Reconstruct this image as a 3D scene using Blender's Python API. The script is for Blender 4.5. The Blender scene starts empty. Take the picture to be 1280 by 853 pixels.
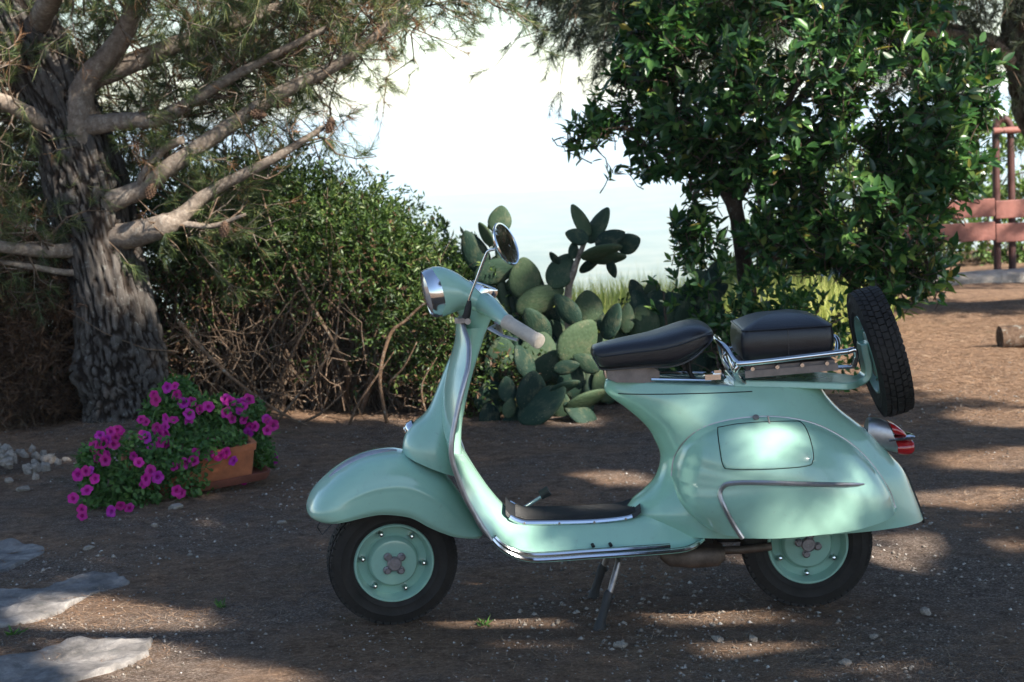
import bpy, math, random
import numpy as np
from mathutils import Vector, Matrix, noise

# ------------------------------------------------------------------ camera, light, exposure
scene = bpy.context.scene
COL = scene.collection
CAM_H = 1.45
cam_d = bpy.data.cameras.new('camera')
cam_d.sensor_width = 36.0
cam_d.lens = 67.5
cam_d.clip_start = 0.05
cam_d.clip_end = 80000.0
cam_d.dof.use_dof = True
cam_d.dof.focus_distance = 5.35
cam_d.dof.aperture_fstop = 8.0
cam = bpy.data.objects.new('camera', cam_d)
COL.objects.link(cam)
cam.matrix_world = (Matrix.Translation((0, 0, CAM_H)) @ Matrix.Rotation(math.radians(90 - 6.6), 4, 'X')
                    @ Matrix.Rotation(math.radians(-2.5), 4, 'Z'))
scene.camera = cam

SUN_DIR = Vector((0.60, -0.56, 0.64)).normalized()        # towards the sun
SUN_EL = math.asin(SUN_DIR.z)
world = bpy.data.worlds.new('World')
scene.world = world
world.use_nodes = True
wn = world.node_tree
for n in list(wn.nodes):
    wn.nodes.remove(n)
w_out = wn.nodes.new('ShaderNodeOutputWorld')
w_bg = wn.nodes.new('ShaderNodeBackground')
w_sky = wn.nodes.new('ShaderNodeTexSky')
w_sky.sky_type = 'NISHITA'
w_sky.sun_disc = False
w_sky.sun_elevation = SUN_EL
w_sky.sun_rotation = math.atan2(SUN_DIR.x, SUN_DIR.y)
w_sky.altitude = 200
w_sky.air_density = 1.0
w_sky.dust_density = 0.25
w_sky.ozone_density = 1.0
w_bg.inputs['Strength'].default_value = 0.078
wn.links.new(w_sky.outputs[0], w_bg.inputs[0])
wn.links.new(w_bg.outputs[0], w_out.inputs[0])

sun_d = bpy.data.lights.new('sun', 'SUN')
sun_d.energy = 4.9
sun_d.angle = math.radians(0.53)
sun_d.color = (1.0, 0.93, 0.82)
sun = bpy.data.objects.new('sun', sun_d)
COL.objects.link(sun)
sun.rotation_euler = (-SUN_DIR).to_track_quat('-Z', 'Y').to_euler()
sun.location = SUN_DIR * 30

vs = scene.view_settings
vs.view_transform = 'Standard'
vs.look = 'None'
vs.gamma = 1.0
vs.use_curve_mapping = False
vs.exposure = 1.52
cy = scene.cycles
cy.use_denoising = True
try:
    cy.denoiser = 'OPENIMAGEDENOISE'
except Exception:
    pass
cy.max_bounces = 8
cy.diffuse_bounces = 4
cy.glossy_bounces = 4
cy.transmission_bounces = 4
cy.volume_bounces = 1
cy.sample_clamp_indirect = 6.0
cy.caustics_reflective = False
cy.caustics_refractive = False

# ------------------------------------------------------------------ helpers
rng = np.random.default_rng(7)
random.seed(7)
BASES = {}


def tag(o, label=None, cat=None, group=None, kind=None):
    if label: o['label'] = label
    if cat: o['category'] = cat
    if group: o['group'] = group
    if kind: o['kind'] = kind
    return o


def thing(name, loc, label, cat, group=None):
    o = bpy.data.objects.new(name, None)
    o.empty_display_size = 0.1
    COL.objects.link(o)
    o.location = loc
    BASES[o.name] = Vector(loc)
    return tag(o, label, cat, group)


def link(name, me, parent=None, world_space=False):
    """One object for mesh me. With world_space the vertices are world coordinates."""
    o = bpy.data.objects.new(name, me)
    COL.objects.link(o)
    if parent is not None:
        o.parent = parent
        if world_space:
            r = parent
            while r.parent is not None:
                r = r.parent
            if parent is r:
                o.matrix_parent_inverse = Matrix.Translation(-BASES[r.name])
    return o


def mesh(name, V, F, mat, smooth=True, sharp=None):
    me = bpy.data.meshes.new(name)
    me.from_pydata([tuple(map(float, v)) for v in V], [], [tuple(f) for f in F])
    if mat is not None:
        me.materials.append(mat)
    if smooth:
        me.polygons.foreach_set('use_smooth', np.ones(len(me.polygons), dtype=bool))
        if sharp:
            me.set_sharp_from_angle(angle=math.radians(sharp))
    me.update()
    return me


def bulk(name, V, F, mat, smooth=False):
    """Fast mesh from numpy arrays; F is (n,k)."""
    V = np.asarray(V, dtype=np.float32).reshape(-1, 3)
    F = np.asarray(F, dtype=np.int32)
    n, k = F.shape
    me = bpy.data.meshes.new(name)
    me.vertices.add(len(V))
    me.vertices.foreach_set('co', V.ravel())
    me.loops.add(n * k)
    me.loops.foreach_set('vertex_index', F.ravel())
    me.polygons.add(n)
    me.polygons.foreach_set('loop_start', np.arange(0, n * k, k, dtype=np.int32))
    me.polygons.foreach_set('loop_total', np.full(n, k, dtype=np.int32))
    if smooth:
        me.polygons.foreach_set('use_smooth', np.ones(n, dtype=bool))
    me.materials.append(mat)
    me.update(calc_edges=True)
    return me


class MB:
    """Collects shapes into one mesh."""
    def __init__(self):
        self.V = []; self.F = []

    def add(self, V, F):
        b = len(self.V)
        self.V += [tuple(v) for v in V]
        self.F += [tuple(i + b for i in f) for f in F]
        return self

    def loft(self, secs, closed=True, cap0=False, cap1=False):
        m = len(secs[0]); V = [p for s in secs for p in s]; F = []
        for i in range(len(secs) - 1):
            for j in range(m if closed else m - 1):
                k = (j + 1) % m
                F.append((i * m + j, i * m + k, (i + 1) * m + k, (i + 1) * m + j))
        for flag, s in ((cap0, 0), (cap1, len(secs) - 1)):
            if flag:
                c = np.mean(np.array(secs[s], dtype=float), axis=0)
                V.append(tuple(c)); ci = len(V) - 1
                for j in range(m):
                    a, b = s * m + j, s * m + (j + 1) % m
                    F.append((a, b, ci) if s else (b, a, ci))
        return self.add(V, F)

    def tube(self, pts, rad, n=10, caps=True, flat=1.0):
        pts = [Vector(p) for p in pts]
        if not hasattr(rad, '__len__'):
            rad = [rad] * len(pts)
        secs = []; up = None
        for i, p in enumerate(pts):
            t = (pts[min(i + 1, len(pts) - 1)] - pts[max(i - 1, 0)])
            t = t.normalized() if t.length > 1e-9 else Vector((0, 0, 1))
            if up is None:
                up = Vector((0, 0, 1)) if abs(t.z) < 0.9 else Vector((1, 0, 0))
            s = t.cross(up)
            if s.length < 1e-6:
                s = t.orthogonal()
            s.normalize(); up = s.cross(t).normalized()
            secs.append([p + (s * math.cos(2 * math.pi * k / n) + up * (flat * math.sin(2 * math.pi * k / n))) * rad[i]
                         for k in range(n)])
        return self.loft(secs, True, caps, caps)

    def box(self, c, d, M=None):
        V = []
        for sx in (-1, 1):
            for sy in (-1, 1):
                for sz in (-1, 1):
                    v = Vector((sx * d[0] / 2, sy * d[1] / 2, sz * d[2] / 2))
                    if M is not None:
                        v = M @ v
                    V.append(v + Vector(c))
        return self.add(V, [(0, 1, 3, 2), (4, 6, 7, 5), (0, 4, 5, 1), (2, 3, 7, 6), (0, 2, 6, 4), (1, 5, 7, 3)])

    def lathe(self, prof, M, n=48, cap0=False, cap1=False):
        """prof: (radius, axial) pairs; axis is local Y; M a 4x4 placing it."""
        secs = []
        for r, a in prof:
            secs.append([M @ Vector((r * math.cos(2 * math.pi * k / n), a, r * math.sin(2 * math.pi * k / n)))
                         for k in range(n)])
        return self.loft(secs, True, cap0, cap1)

    def xf(self, fn):
        self.V = [tuple(fn(Vector(v))) for v in self.V]
        return self

    def build(self, name, mat, parent=None, smooth=True, sharp=40, world_space=False):
        return link(name, mesh(name, self.V, self.F, mat, smooth, sharp), parent, world_space)


def cr(pts, n):
    """n Catmull-Rom samples through pts."""
    P = [np.array(p, dtype=float) for p in pts]
    P = [2 * P[0] - P[1]] + P + [2 * P[-1] - P[-2]]
    out = []
    m = len(P) - 3
    for i in range(n):
        t = i / (n - 1) * m
        k = min(int(t), m - 1); t -= k
        a, b, c, d = P[k:k + 4]
        out.append(0.5 * ((2 * b) + (c - a) * t + (2 * a - 5 * b + 4 * c - d) * t * t + (3 * b - a - 3 * c + d) * t ** 3))
    return out


def fn_of(pts, n=200):
    """Smooth y(x) through (x, y) points."""
    s = np.array(cr(sorted(pts), n))
    return lambda v: float(np.interp(v, s[:, 0], s[:, 1]))


def sst(a, b, v):
    t = min(1.0, max(0.0, (v - a) / (b - a)))
    return t * t * (3 - 2 * t)


def unit(A):
    return A / np.maximum(np.linalg.norm(A, axis=1, keepdims=True), 1e-9)


def rand_dirs(n, r=None):
    return unit((r or rng).normal(size=(n, 3)))


LEAF6 = (np.array([(0, 0, 0), (.3, -.42, .10), (.65, -.38, .10), (1, 0, -.05), (.65, .38, .10), (.3, .42, .10), (.33, 0, -.04), (.66, 0, -.03)]),
         np.array([(0, 1, 6, 6), (1, 2, 7, 6), (2, 3, 7, 7), (0, 6, 5, 5), (6, 7, 4, 5), (7, 3, 4, 4)]))
LEAF4 = (np.array([(0, 0, 0), (.5, -.5, .08), (1, 0, 0), (.5, .5, .08)]), np.array([(0, 1, 2), (0, 2, 3)]))
NEEDLE = (np.array([(0, -.5, 0), (0, .5, 0), (1, 0, 0)]), np.array([(0, 1, 2)]))


def leaves(pos, d, nrm, L, W, tpl):
    """Vertices and faces for many leaves of one template."""
    T, F = tpl
    d = unit(d); side = unit(np.cross(d, nrm)); nn = np.cross(side, d)
    L = np.broadcast_to(L, (len(pos),))[:, None, None]; W = np.broadcast_to(W, (len(pos),))[:, None, None]
    V = (pos[:, None, :] + d[:, None, :] * T[None, :, 0:1] * L + side[:, None, :] * T[None, :, 1:2] * W
         + nn[:, None, :] * T[None, :, 2:3] * W)
    FF = F[None] + (np.arange(len(pos)) * len(T))[:, None, None]
    return V.reshape(-1, 3), FF.reshape(-1, F.shape[1])


def quads_to_tris(F):
    """LEAF6 uses doubled indices for triangles; split to clean triangles."""
    out = []
    a = F[F[:, 2] == F[:, 3]][:, :3]
    b = F[F[:, 2] != F[:, 3]]
    return np.concatenate([a, b[:, [0, 1, 2]], b[:, [0, 2, 3]]])


# ------------------------------------------------------------------ materials
def new_mat(name):
    m = bpy.data.materials.new(name); m.use_nodes = True
    nt = m.node_tree
    return m, nt, nt.nodes['Principled BSDF']


def nd(nt, kind, **kw):
    n = nt.nodes.new(kind)
    for k, v in kw.items():
        if k in n.inputs: n.inputs[k].default_value = v
        else: setattr(n, k, v)
    return n


def ramp(nt, fac, stops):
    r = nt.nodes.new('ShaderNodeValToRGB')
    e = r.color_ramp.elements
    while len(e) < len(stops): e.new(0.5)
    for i, (p, c) in enumerate(stops):
        e[i].position = p; e[i].color = (*c, 1)
    nt.links.new(fac, r.inputs[0])
    return r.outputs[0]


def mat(name, col, rough=0.5, metal=0.0, var=0.0, scale=12.0, bump=0.0, bscale=60.0, coat=0.0, spec=0.5, rvar=0.0):
    m, nt, p = new_mat(name)
    p.inputs['Base Color'].default_value = (*col, 1)
    p.inputs['Roughness'].default_value = rough
    p.inputs['Metallic'].default_value = metal
    p.inputs['Coat Weight'].default_value = coat
    p.inputs['Coat Roughness'].default_value = 0.06
    p.inputs['Specular IOR Level'].default_value = spec
    tc = nd(nt, 'ShaderNodeTexCoord')
    if var or rvar:
        no = nd(nt, 'ShaderNodeTexNoise', Scale=scale, Detail=6.0, Roughness=0.65)
        nt.links.new(tc.outputs['Object'], no.inputs['Vector'])
        if var:
            lo = tuple(max(0, c * (1 - var)) for c in col); hi = tuple(min(1, c * (1 + var)) for c in col)
            nt.links.new(ramp(nt, no.outputs[0], [(.3, lo), (.7, hi)]), p.inputs['Base Color'])
        if rvar:
            mr = nd(nt, 'ShaderNodeMapRange')
            mr.inputs['From Min'].default_value = .3; mr.inputs['From Max'].default_value = .7
            mr.inputs['To Min'].default_value = max(0.02, rough - rvar); mr.inputs['To Max'].default_value = rough + rvar
            nt.links.new(no.outputs[0], mr.inputs['Value']); nt.links.new(mr.outputs[0], p.inputs['Roughness'])
    if bump:
        nb = nd(nt, 'ShaderNodeTexNoise', Scale=bscale, Detail=5.0)
        nt.links.new(tc.outputs['Object'], nb.inputs['Vector'])
        b = nd(nt, 'ShaderNodeBump', Strength=bump, Distance=0.01)
        nt.links.new(nb.outputs[0], b.inputs['Height']); nt.links.new(b.outputs[0], p.inputs['Normal'])
    return m


def leaf_mat(name, stops, rough=0.45, trans=0.25, spec=0.4):
    """Foliage: colour by leaf (random per island), some light passing through."""
    m, nt, p = new_mat(name)
    g = nd(nt, 'ShaderNodeNewGeometry')
    c = ramp(nt, g.outputs['Random Per Island'], stops)
    nt.links.new(c, p.inputs['Base Color'])
    p.inputs['Roughness'].default_value = rough
    p.inputs['Specular IOR Level'].default_value = spec
    if trans:
        t = nd(nt, 'ShaderNodeBsdfTranslucent')
        h = nd(nt, 'ShaderNodeHueSaturation', Saturation=1.15, Value=1.5)
        nt.links.new(c, h.inputs['Color']); nt.links.new(h.outputs[0], t.inputs['Color'])
        mx = nd(nt, 'ShaderNodeMixShader'); mx.inputs[0].default_value = trans
        out = nt.nodes['Material Output']
        nt.links.new(p.outputs[0], mx.inputs[1]); nt.links.new(t.outputs[0], mx.inputs[2])
        nt.links.new(mx.outputs[0], out.inputs['Surface'])
    return m


def paint_mat(name, col):
    m, nt, p = new_mat(name)
    tc = nd(nt, 'ShaderNodeTexCoord')
    no = nd(nt, 'ShaderNodeTexNoise', Scale=5.0, Detail=8.0, Roughness=0.7)
    nt.links.new(tc.outputs['Object'], no.inputs['Vector'])
    c = ramp(nt, no.outputs[0], [(.25, tuple(x * .9 for x in col)), (.75, tuple(x * 1.05 for x in col))])
    fine = nd(nt, 'ShaderNodeTexNoise', Scale=55.0, Detail=9.0, Roughness=0.8)
    nt.links.new(tc.outputs['Object'], fine.inputs['Vector'])
    f = ramp(nt, fine.outputs[0], [(.57, (0, 0, 0)), (.76, (1, 1, 1))])
    mx = nd(nt, 'ShaderNodeMix', data_type='RGBA'); mx.inputs[7].default_value = (.20, .19, .15, 1)
    ml = nd(nt, 'ShaderNodeMath', operation='MULTIPLY'); ml.inputs[1].default_value = .45
    nt.links.new(f, ml.inputs[0]); nt.links.new(ml.outputs[0], mx.inputs[0]); nt.links.new(c, mx.inputs[6])
    nt.links.new(mx.outputs[2], p.inputs['Base Color'])
    mr = nd(nt, 'ShaderNodeMapRange'); mr.inputs['From Min'].default_value = .3; mr.inputs['From Max'].default_value = .7
    mr.inputs['To Min'].default_value = .13; mr.inputs['To Max'].default_value = .25
    nt.links.new(no.outputs[0], mr.inputs['Value']); nt.links.new(mr.outputs[0], p.inputs['Roughness'])
    p.inputs['Coat Weight'].default_value = .5; p.inputs['Coat Roughness'].default_value = .08
    b = nd(nt, 'ShaderNodeBump', Strength=.05, Distance=.01)
    lo = nd(nt, 'ShaderNodeTexNoise', Scale=14.0, Detail=2.0)
    nt.links.new(tc.outputs['Object'], lo.inputs['Vector']); nt.links.new(lo.outputs[0], b.inputs['Height'])
    nt.links.new(b.outputs[0], p.inputs['Normal'])
    return m


def bark_mat(name, dark, mid, light, zs=0.28, scale=26.0, lich=(.30, .33, .30), relief=None):
    m, nt, p = new_mat(name)
    tc = nd(nt, 'ShaderNodeTexCoord')
    mp = nd(nt, 'ShaderNodeMapping'); mp.inputs['Scale'].default_value = (1, 1, zs)
    nt.links.new(tc.outputs['Object'], mp.inputs['Vector'])
    no = nd(nt, 'ShaderNodeTexNoise', Scale=scale, Detail=9.0, Roughness=0.72)
    nt.links.new(mp.outputs[0], no.inputs['Vector'])
    c = ramp(nt, no.outputs[0], [(.3, dark), (.52, mid), (.72, light)])
    l2 = nd(nt, 'ShaderNodeTexNoise', Scale=scale * 1.4, Detail=7.0, Roughness=.7)
    nt.links.new(tc.outputs['Object'], l2.inputs['Vector'])
    lf = ramp(nt, l2.outputs[0], [(.56, (0, 0, 0)), (.66, (1, 1, 1))])
    mx = nd(nt, 'ShaderNodeMix', data_type='RGBA'); mx.inputs[7].default_value = (*lich, 1)
    ml = nd(nt, 'ShaderNodeMath', operation='MULTIPLY'); ml.inputs[1].default_value = .6
    nt.links.new(lf, ml.inputs[0]); nt.links.new(ml.outputs[0], mx.inputs[0]); nt.links.new(c, mx.inputs[6])
    col = mx.outputs[2]
    if relief:                                                  # dark brown wood shows in the furrows between the grey plates
        at_ = nd(nt, 'ShaderNodeAttribute'); at_.attribute_name = 'relief'
        m2 = nd(nt, 'ShaderNodeMix', data_type='RGBA'); m2.inputs[6].default_value = (*relief, 1)
        nt.links.new(ramp(nt, at_.outputs['Fac'], [(.25, (0, 0, 0)), (.65, (1, 1, 1))]), m2.inputs[0]); nt.links.new(col, m2.inputs[7])
        col = m2.outputs[2]
    nt.links.new(col, p.inputs['Base Color'])
    p.inputs['Roughness'].default_value = .9
    p.inputs['Specular IOR Level'].default_value = .15
    b = nd(nt, 'ShaderNodeBump', Strength=.8, Distance=.012)
    nt.links.new(no.outputs[0], b.inputs['Height']); nt.links.new(b.outputs[0], p.inputs['Normal'])
    return m


PAINT = paint_mat('seafoam_paint', (.345, .575, .465))
PAINT_W = paint_mat('wheel_paint', (.30, .50, .41))
CHROME = mat('chrome', (.72, .73, .75), .12, 1.0, rvar=.06, scale=30)
ALU = mat('aluminium_trim', (.42, .41, .43), .38, .85, var=.15, scale=40)
STEEL = mat('bare_steel', (.33, .30, .29), .42, .8, var=.35, scale=50)
RUSTY = mat('rusty_steel', (.16, .10, .07), .7, .3, var=.5, scale=35)
RUBBER = mat('tyre_rubber', (.024, .021, .019), .75, var=.35, scale=18, bump=.15, bscale=90, spec=.3)
BLACKRUB = mat('black_rubber', (.02, .02, .021), .6, bump=.1)
MATRUB = mat('floor_mat_rubber', (.017, .016, .016), .55, var=.3, scale=25, bump=.2, bscale=200)
VINYL = mat('black_vinyl', (.014, .013, .017), .33, var=.2, scale=10, bump=.12, bscale=220, spec=.55)
GRIP = mat('cream_grip', (.50, .44, .37), .6, var=.12, scale=60, bump=.1, bscale=150)
SEATPAN = mat('faded_seat_pan', (.24, .19, .17), .6, .2, var=.25, scale=30)
DARKMETAL = mat('dark_engine_metal', (.03, .027, .025), .6, .5, var=.5, scale=30)
MUFFLER = mat('muffler_steel', (.13, .095, .075), .6, .6, var=.45, scale=25)
HUBGREY = mat('hub_steel', (.27, .24, .25), .5, .6, var=.3, scale=60)
REDLENS = mat('red_lens', (.42, .012, .015), .12, coat=1.0)
GLASS = mat('headlight_glass', (.62, .58, .55), .08, .35, coat=1.0)
MIRROR = mat('mirror_glass', (.85, .85, .85), .01, 1.0)
DIAL = mat('dial_glass', (.02, .02, .02), .1, coat=1.0)
TERRACOTTA = mat('terracotta', (.42, .135, .055), .75, var=.3, scale=14, bump=.2)
SOIL = mat('potting_soil', (.03, .02, .014), .95, var=.4, scale=30, bump=.6)
LIMESTONE = mat('limestone', (.34, .30, .26), .9, var=.42, scale=9, bump=.8, bscale=30, spec=.2)
WOODRED = mat('red_stained_wood', (.24, .095, .075), .6, var=.25, scale=9, bump=.25, bscale=40)
WOODDARK = mat('dark_red_stain', (.065, .022, .018), .65, var=.25, scale=9, bump=.2, bscale=40)
BARK = bark_mat('pine_bark', (.035, .029, .025), (.085, .074, .066), (.155, .14, .128), lich=(.22, .23, .215), relief=(.026, .019, .015))
BRANCH = bark_mat('branch_bark', (.11, .085, .066), (.23, .185, .15), (.40, .34, .28), zs=1, scale=30, lich=(.42, .39, .34))
TWIG = bark_mat('twig_bark', (.06, .04, .028), (.14, .095, .065), (.24, .18, .13), zs=1, scale=40)
DEADTWIG = bark_mat('dead_twig', (.07, .042, .026), (.16, .10, .062), (.28, .19, .13), zs=1, scale=40)
LAURELBARK = bark_mat('laurel_bark', (.035, .024, .018), (.08, .055, .04), (.13, .1, .08), zs=.5, scale=30)
LOGBARK = bark_mat('log_bark', (.04, .025, .018), (.10, .065, .045), (.18, .13, .1), zs=1, scale=20)
NEEDLEG = leaf_mat('pine_needles', [(0, (.03, .055, .022)), (.45, (.06, .095, .035)), (.80, (.12, .165, .05)), (.95, (.24, .25, .09)), (1, (.22, .12, .05))], .5, .2)
NEEDLED = leaf_mat('dark_pine_needles', [(0, (.014, .026, .015)), (.6, (.032, .050, .025)), (1, (.07, .08, .035))], .5, .15)
DEADNEEDLE = leaf_mat('dead_needles', [(0, (.10, .045, .022)), (.6, (.19, .09, .04)), (1, (.28, .16, .08))], .7, .1)
LAURELLEAF = leaf_mat('laurel_leaf', [(0, (.016, .050, .016)), (.5, (.033, .090, .025)), (.85, (.070, .155, .038)), (.97, (.14, .22, .055)), (1, (.30, .24, .06))], .27, .22, .5)
SHRUBLEAF = leaf_mat('mastic_leaf', [(0, (.018, .038, .010)), (.5, (.040, .078, .018)), (.85, (.085, .14, .032)), (1, (.16, .19, .06))], .45, .25)
SHRUBBROWN = leaf_mat('withered_leaf', [(0, (.035, .018, .010)), (.6, (.08, .042, .022)), (1, (.15, .08, .04))], .7, .1)
PETLEAF = leaf_mat('petunia_leaf', [(0, (.03, .085, .015)), (.6, (.065, .15, .03)), (1, (.11, .2, .045))], .55, .2)
GRASSLEAF = leaf_mat('dry_grass', [(0, (.20, .26, .06)), (.6, (.32, .36, .10)), (1, (.48, .45, .17))], .6, .35)
FARLEAF = leaf_mat('scrub_leaf', [(0, (.06, .12, .03)), (.6, (.12, .2, .05)), (1, (.2, .27, .08))], .6, .3)


def petal_mat():
    m, nt, p = new_mat('magenta_petal')
    oi = nd(nt, 'ShaderNodeObjectInfo')
    c = ramp(nt, oi.outputs['Random'], [(0, (.42, .004, .17)), (.6, (.60, .010, .30)), (1, (.46, .018, .40))])
    at_ = nd(nt, 'ShaderNodeTexCoord')
    ln = nd(nt, 'ShaderNodeVectorMath', operation='LENGTH')
    nt.links.new(at_.outputs['Object'], ln.inputs[0])
    f = ramp(nt, ln.outputs['Value'], [(.18, (0, 0, 0)), (.42, (1, 1, 1))])
    mx = nd(nt, 'ShaderNodeMix', data_type='RGBA'); mx.inputs[6].default_value = (.07, .002, .055, 1)
    nt.links.new(f, mx.inputs[0]); nt.links.new(c, mx.inputs[7])
    nt.links.new(mx.outputs[2], p.inputs['Base Color'])
    p.inputs['Roughness'].default_value = .6
    t = nd(nt, 'ShaderNodeBsdfTranslucent'); nt.links.new(mx.outputs[2], t.inputs['Color'])
    ms = nd(nt, 'ShaderNodeMixShader'); ms.inputs[0].default_value = .25
    nt.links.new(p.outputs[0], ms.inputs[1]); nt.links.new(t.outputs[0], ms.inputs[2])
    nt.links.new(ms.outputs[0], nt.nodes['Material Output'].inputs['Surface'])
    return m


PETAL = petal_mat()


def pad_mat():
    m, nt, p = new_mat('cactus_pad')
    oi = nd(nt, 'ShaderNodeObjectInfo')
    c0 = ramp(nt, oi.outputs['Random'], [(0, (.010, .024, .018)), (.5, (.020, .044, .030)), (1, (.055, .085, .045))])
    tc = nd(nt, 'ShaderNodeTexCoord')
    no = nd(nt, 'ShaderNodeTexNoise', Scale=4.0, Detail=7.0, Roughness=.7)
    nt.links.new(tc.outputs['Object'], no.inputs['Vector'])
    f = ramp(nt, no.outputs[0], [(.50, (0, 0, 0)), (.72, (1, 1, 1))])
    mx = nd(nt, 'ShaderNodeMix', data_type='RGBA'); mx.inputs[7].default_value = (.14, .135, .08, 1)
    ml = nd(nt, 'ShaderNodeMath', operation='MULTIPLY'); ml.inputs[1].default_value = .55
    nt.links.new(f, ml.inputs[0]); nt.links.new(ml.outputs[0], mx.inputs[0])
    nt.links.new(c0, mx.inputs[6])
    v2 = nd(nt, 'ShaderNodeTexVoronoi', Scale=11.0); v2.inputs['Randomness'].default_value = .35
    nt.links.new(tc.outputs['Object'], v2.inputs['Vector'])
    dots = ramp(nt, v2.outputs['Distance'], [(.06, (1, 1, 1)), (.13, (0, 0, 0))])
    m3 = nd(nt, 'ShaderNodeMix', data_type='RGBA'); m3.inputs[7].default_value = (.22, .20, .13, 1)
    nt.links.new(dots, m3.inputs[0]); nt.links.new(mx.outputs[2], m3.inputs[6]); nt.links.new(m3.outputs[2], p.inputs['Base Color'])
    p.inputs['Roughness'].default_value = .65; p.inputs['Specular IOR Level'].default_value = .15
    vo = nd(nt, 'ShaderNodeTexVoronoi', Scale=13.0)
    nt.links.new(tc.outputs['Object'], vo.inputs['Vector'])
    b = nd(nt, 'ShaderNodeBump', Strength=.10, Distance=.03); b.invert = True
    nt.links.new(vo.outputs['Distance'], b.inputs['Height']); nt.links.new(b.outputs[0], p.inputs['Normal'])
    return m


PAD = pad_mat()


def ground_mat():
    m, nt, p = new_mat('needle_litter_ground')
    g = nd(nt, 'ShaderNodeNewGeometry')
    P = g.outputs['Position']

    def noi(scale, detail=8.0, rough=.65):
        n = nd(nt, 'ShaderNodeTexNoise', Scale=scale, Detail=detail, Roughness=rough)
        nt.links.new(P, n.inputs['Vector'])
        return n.outputs[0]

    def mixc(fac, a, b):
        mx = nd(nt, 'ShaderNodeMix', data_type='RGBA')
        nt.links.new(fac, mx.inputs[0])
        for i, c in ((6, a), (7, b)):
            if isinstance(c, tuple): mx.inputs[i].default_value = (*c, 1)
            else: nt.links.new(c, mx.inputs[i])
        return mx.outputs[2]

    fine = ramp(nt, noi(120, 10, .75), [(.34, (.065, .047, .037)), (.5, (.205, .153, .122)), (.64, (.48, .39, .325))])
    red = ramp(nt, noi(70, 10, .8), [(.3, (.13, .078, .052)), (.5, (.29, .185, .122)), (.7, (.50, .345, .24))])
    patch = ramp(nt, noi(1.3, 6, .6), [(.42, (0, 0, 0)), (.60, (1, 1, 1))])
    sp = nd(nt, 'ShaderNodeSeparateXYZ'); nt.links.new(P, sp.inputs[0])   # needles lie thickest under the fence-side pine
    nr = nd(nt, 'ShaderNodeMapRange'); nr.inputs['From Min'].default_value = .9; nr.inputs['From Max'].default_value = 2.4
    nt.links.new(sp.outputs['X'], nr.inputs['Value'])
    ny = nd(nt, 'ShaderNodeMapRange'); ny.inputs['From Min'].default_value = 6.5; ny.inputs['From Max'].default_value = 9.0
    nt.links.new(sp.outputs['Y'], ny.inputs['Value'])
    nm = nd(nt, 'ShaderNodeMath', operation='MULTIPLY'); nt.links.new(nr.outputs[0], nm.inputs[0]); nt.links.new(ny.outputs[0], nm.inputs[1])
    na = nd(nt, 'ShaderNodeMath', operation='MAXIMUM'); nt.links.new(nm.outputs[0], na.inputs[0]); nt.links.new(patch, na.inputs[1])
    c = mixc(na.outputs[0], fine, red)
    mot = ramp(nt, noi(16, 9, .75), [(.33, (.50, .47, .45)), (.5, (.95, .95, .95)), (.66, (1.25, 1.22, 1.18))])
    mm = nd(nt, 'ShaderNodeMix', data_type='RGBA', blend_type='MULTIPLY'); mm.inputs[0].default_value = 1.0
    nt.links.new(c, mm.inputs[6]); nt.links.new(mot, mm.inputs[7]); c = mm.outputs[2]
    moss = ramp(nt, noi(2.2, 7, .7), [(.60, (0, 0, 0)), (.72, (.55, .55, .55))])
    c = mixc(moss, c, (.075, .08, .03))
    # beyond the yard: grass and dry scrub, farther out fields
    sep = nd(nt, 'ShaderNodeSeparateXYZ'); nt.links.new(P, sep.inputs[0])
    mr = nd(nt, 'ShaderNodeMapRange'); mr.inputs['From Min'].default_value = -.15; mr.inputs['From Max'].default_value = -.8
    nt.links.new(sep.outputs['Z'], mr.inputs['Value'])
    far = ramp(nt, noi(.02, 10, .7), [(.35, (.07, .10, .035)), (.5, (.17, .18, .08)), (.68, (.30, .26, .15))])
    c = mixc(mr.outputs[0], c, far)
    nt.links.new(c, p.inputs['Base Color'])
    p.inputs['Roughness'].default_value = .95
    p.inputs['Specular IOR Level'].default_value = .1
    b = nd(nt, 'ShaderNodeBump', Strength=1.0, Distance=.03)
    nt.links.new(noi(45, 12, .85), b.inputs['Height']); nt.links.new(b.outputs[0], p.inputs['Normal'])
    return m


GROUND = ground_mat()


# ------------------------------------------------------------------ terrain, sea
def yard_edge(x):
    return 10.9 + 6.3 * sst(2.1, 3.4, x) + 0.25 * math.sin(x * 1.7)


def ground_z(x, y):
    s = y - yard_edge(x)
    z = 0.0
    if y > -2 and y < 40 and abs(x) < 14:
        z += 0.022 * noise.noise(Vector((x * .9, y * .9, 0))) + 0.012 * noise.noise(Vector((x * 3.1, y * 3.1, 5)))
        d = math.hypot(x - .22, y - 5.5)
        z *= sst(.2, 1.6, d) if d < 1.6 else 1.0
        z += .05 * math.exp(-((x - .9) ** 2 / .9 + (y - 9.3) ** 2 / .25))
    if y > 5 and y < 12:
        z += .09 * math.exp(-((x + 1.75) ** 2 / .55 + (y - 8.9) ** 2 / .7))
    if s > 0:
        s1 = min(s, 8.0)
        z -= 0.02 * s1 * s1
        if s > 8:
            drop = 0.32 * (s - 8)
            hill = 6 * noise.noise(Vector((x * .01, y * .01, 3))) * sst(20, 200, s) + 10 * noise.noise(Vector((x * .0012, y * .0012, 9))) * sst(300, 1200, s)
            z -= 138 * (1 - math.exp(-drop / 138)) - hill * .6
            coast = 3900 + 900 * noise.noise(Vector((x * .0006, 2.2, 1))) + .35 * x
            z -= 30 * sst(coast - 250, coast + 250, y)
    return z


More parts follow.
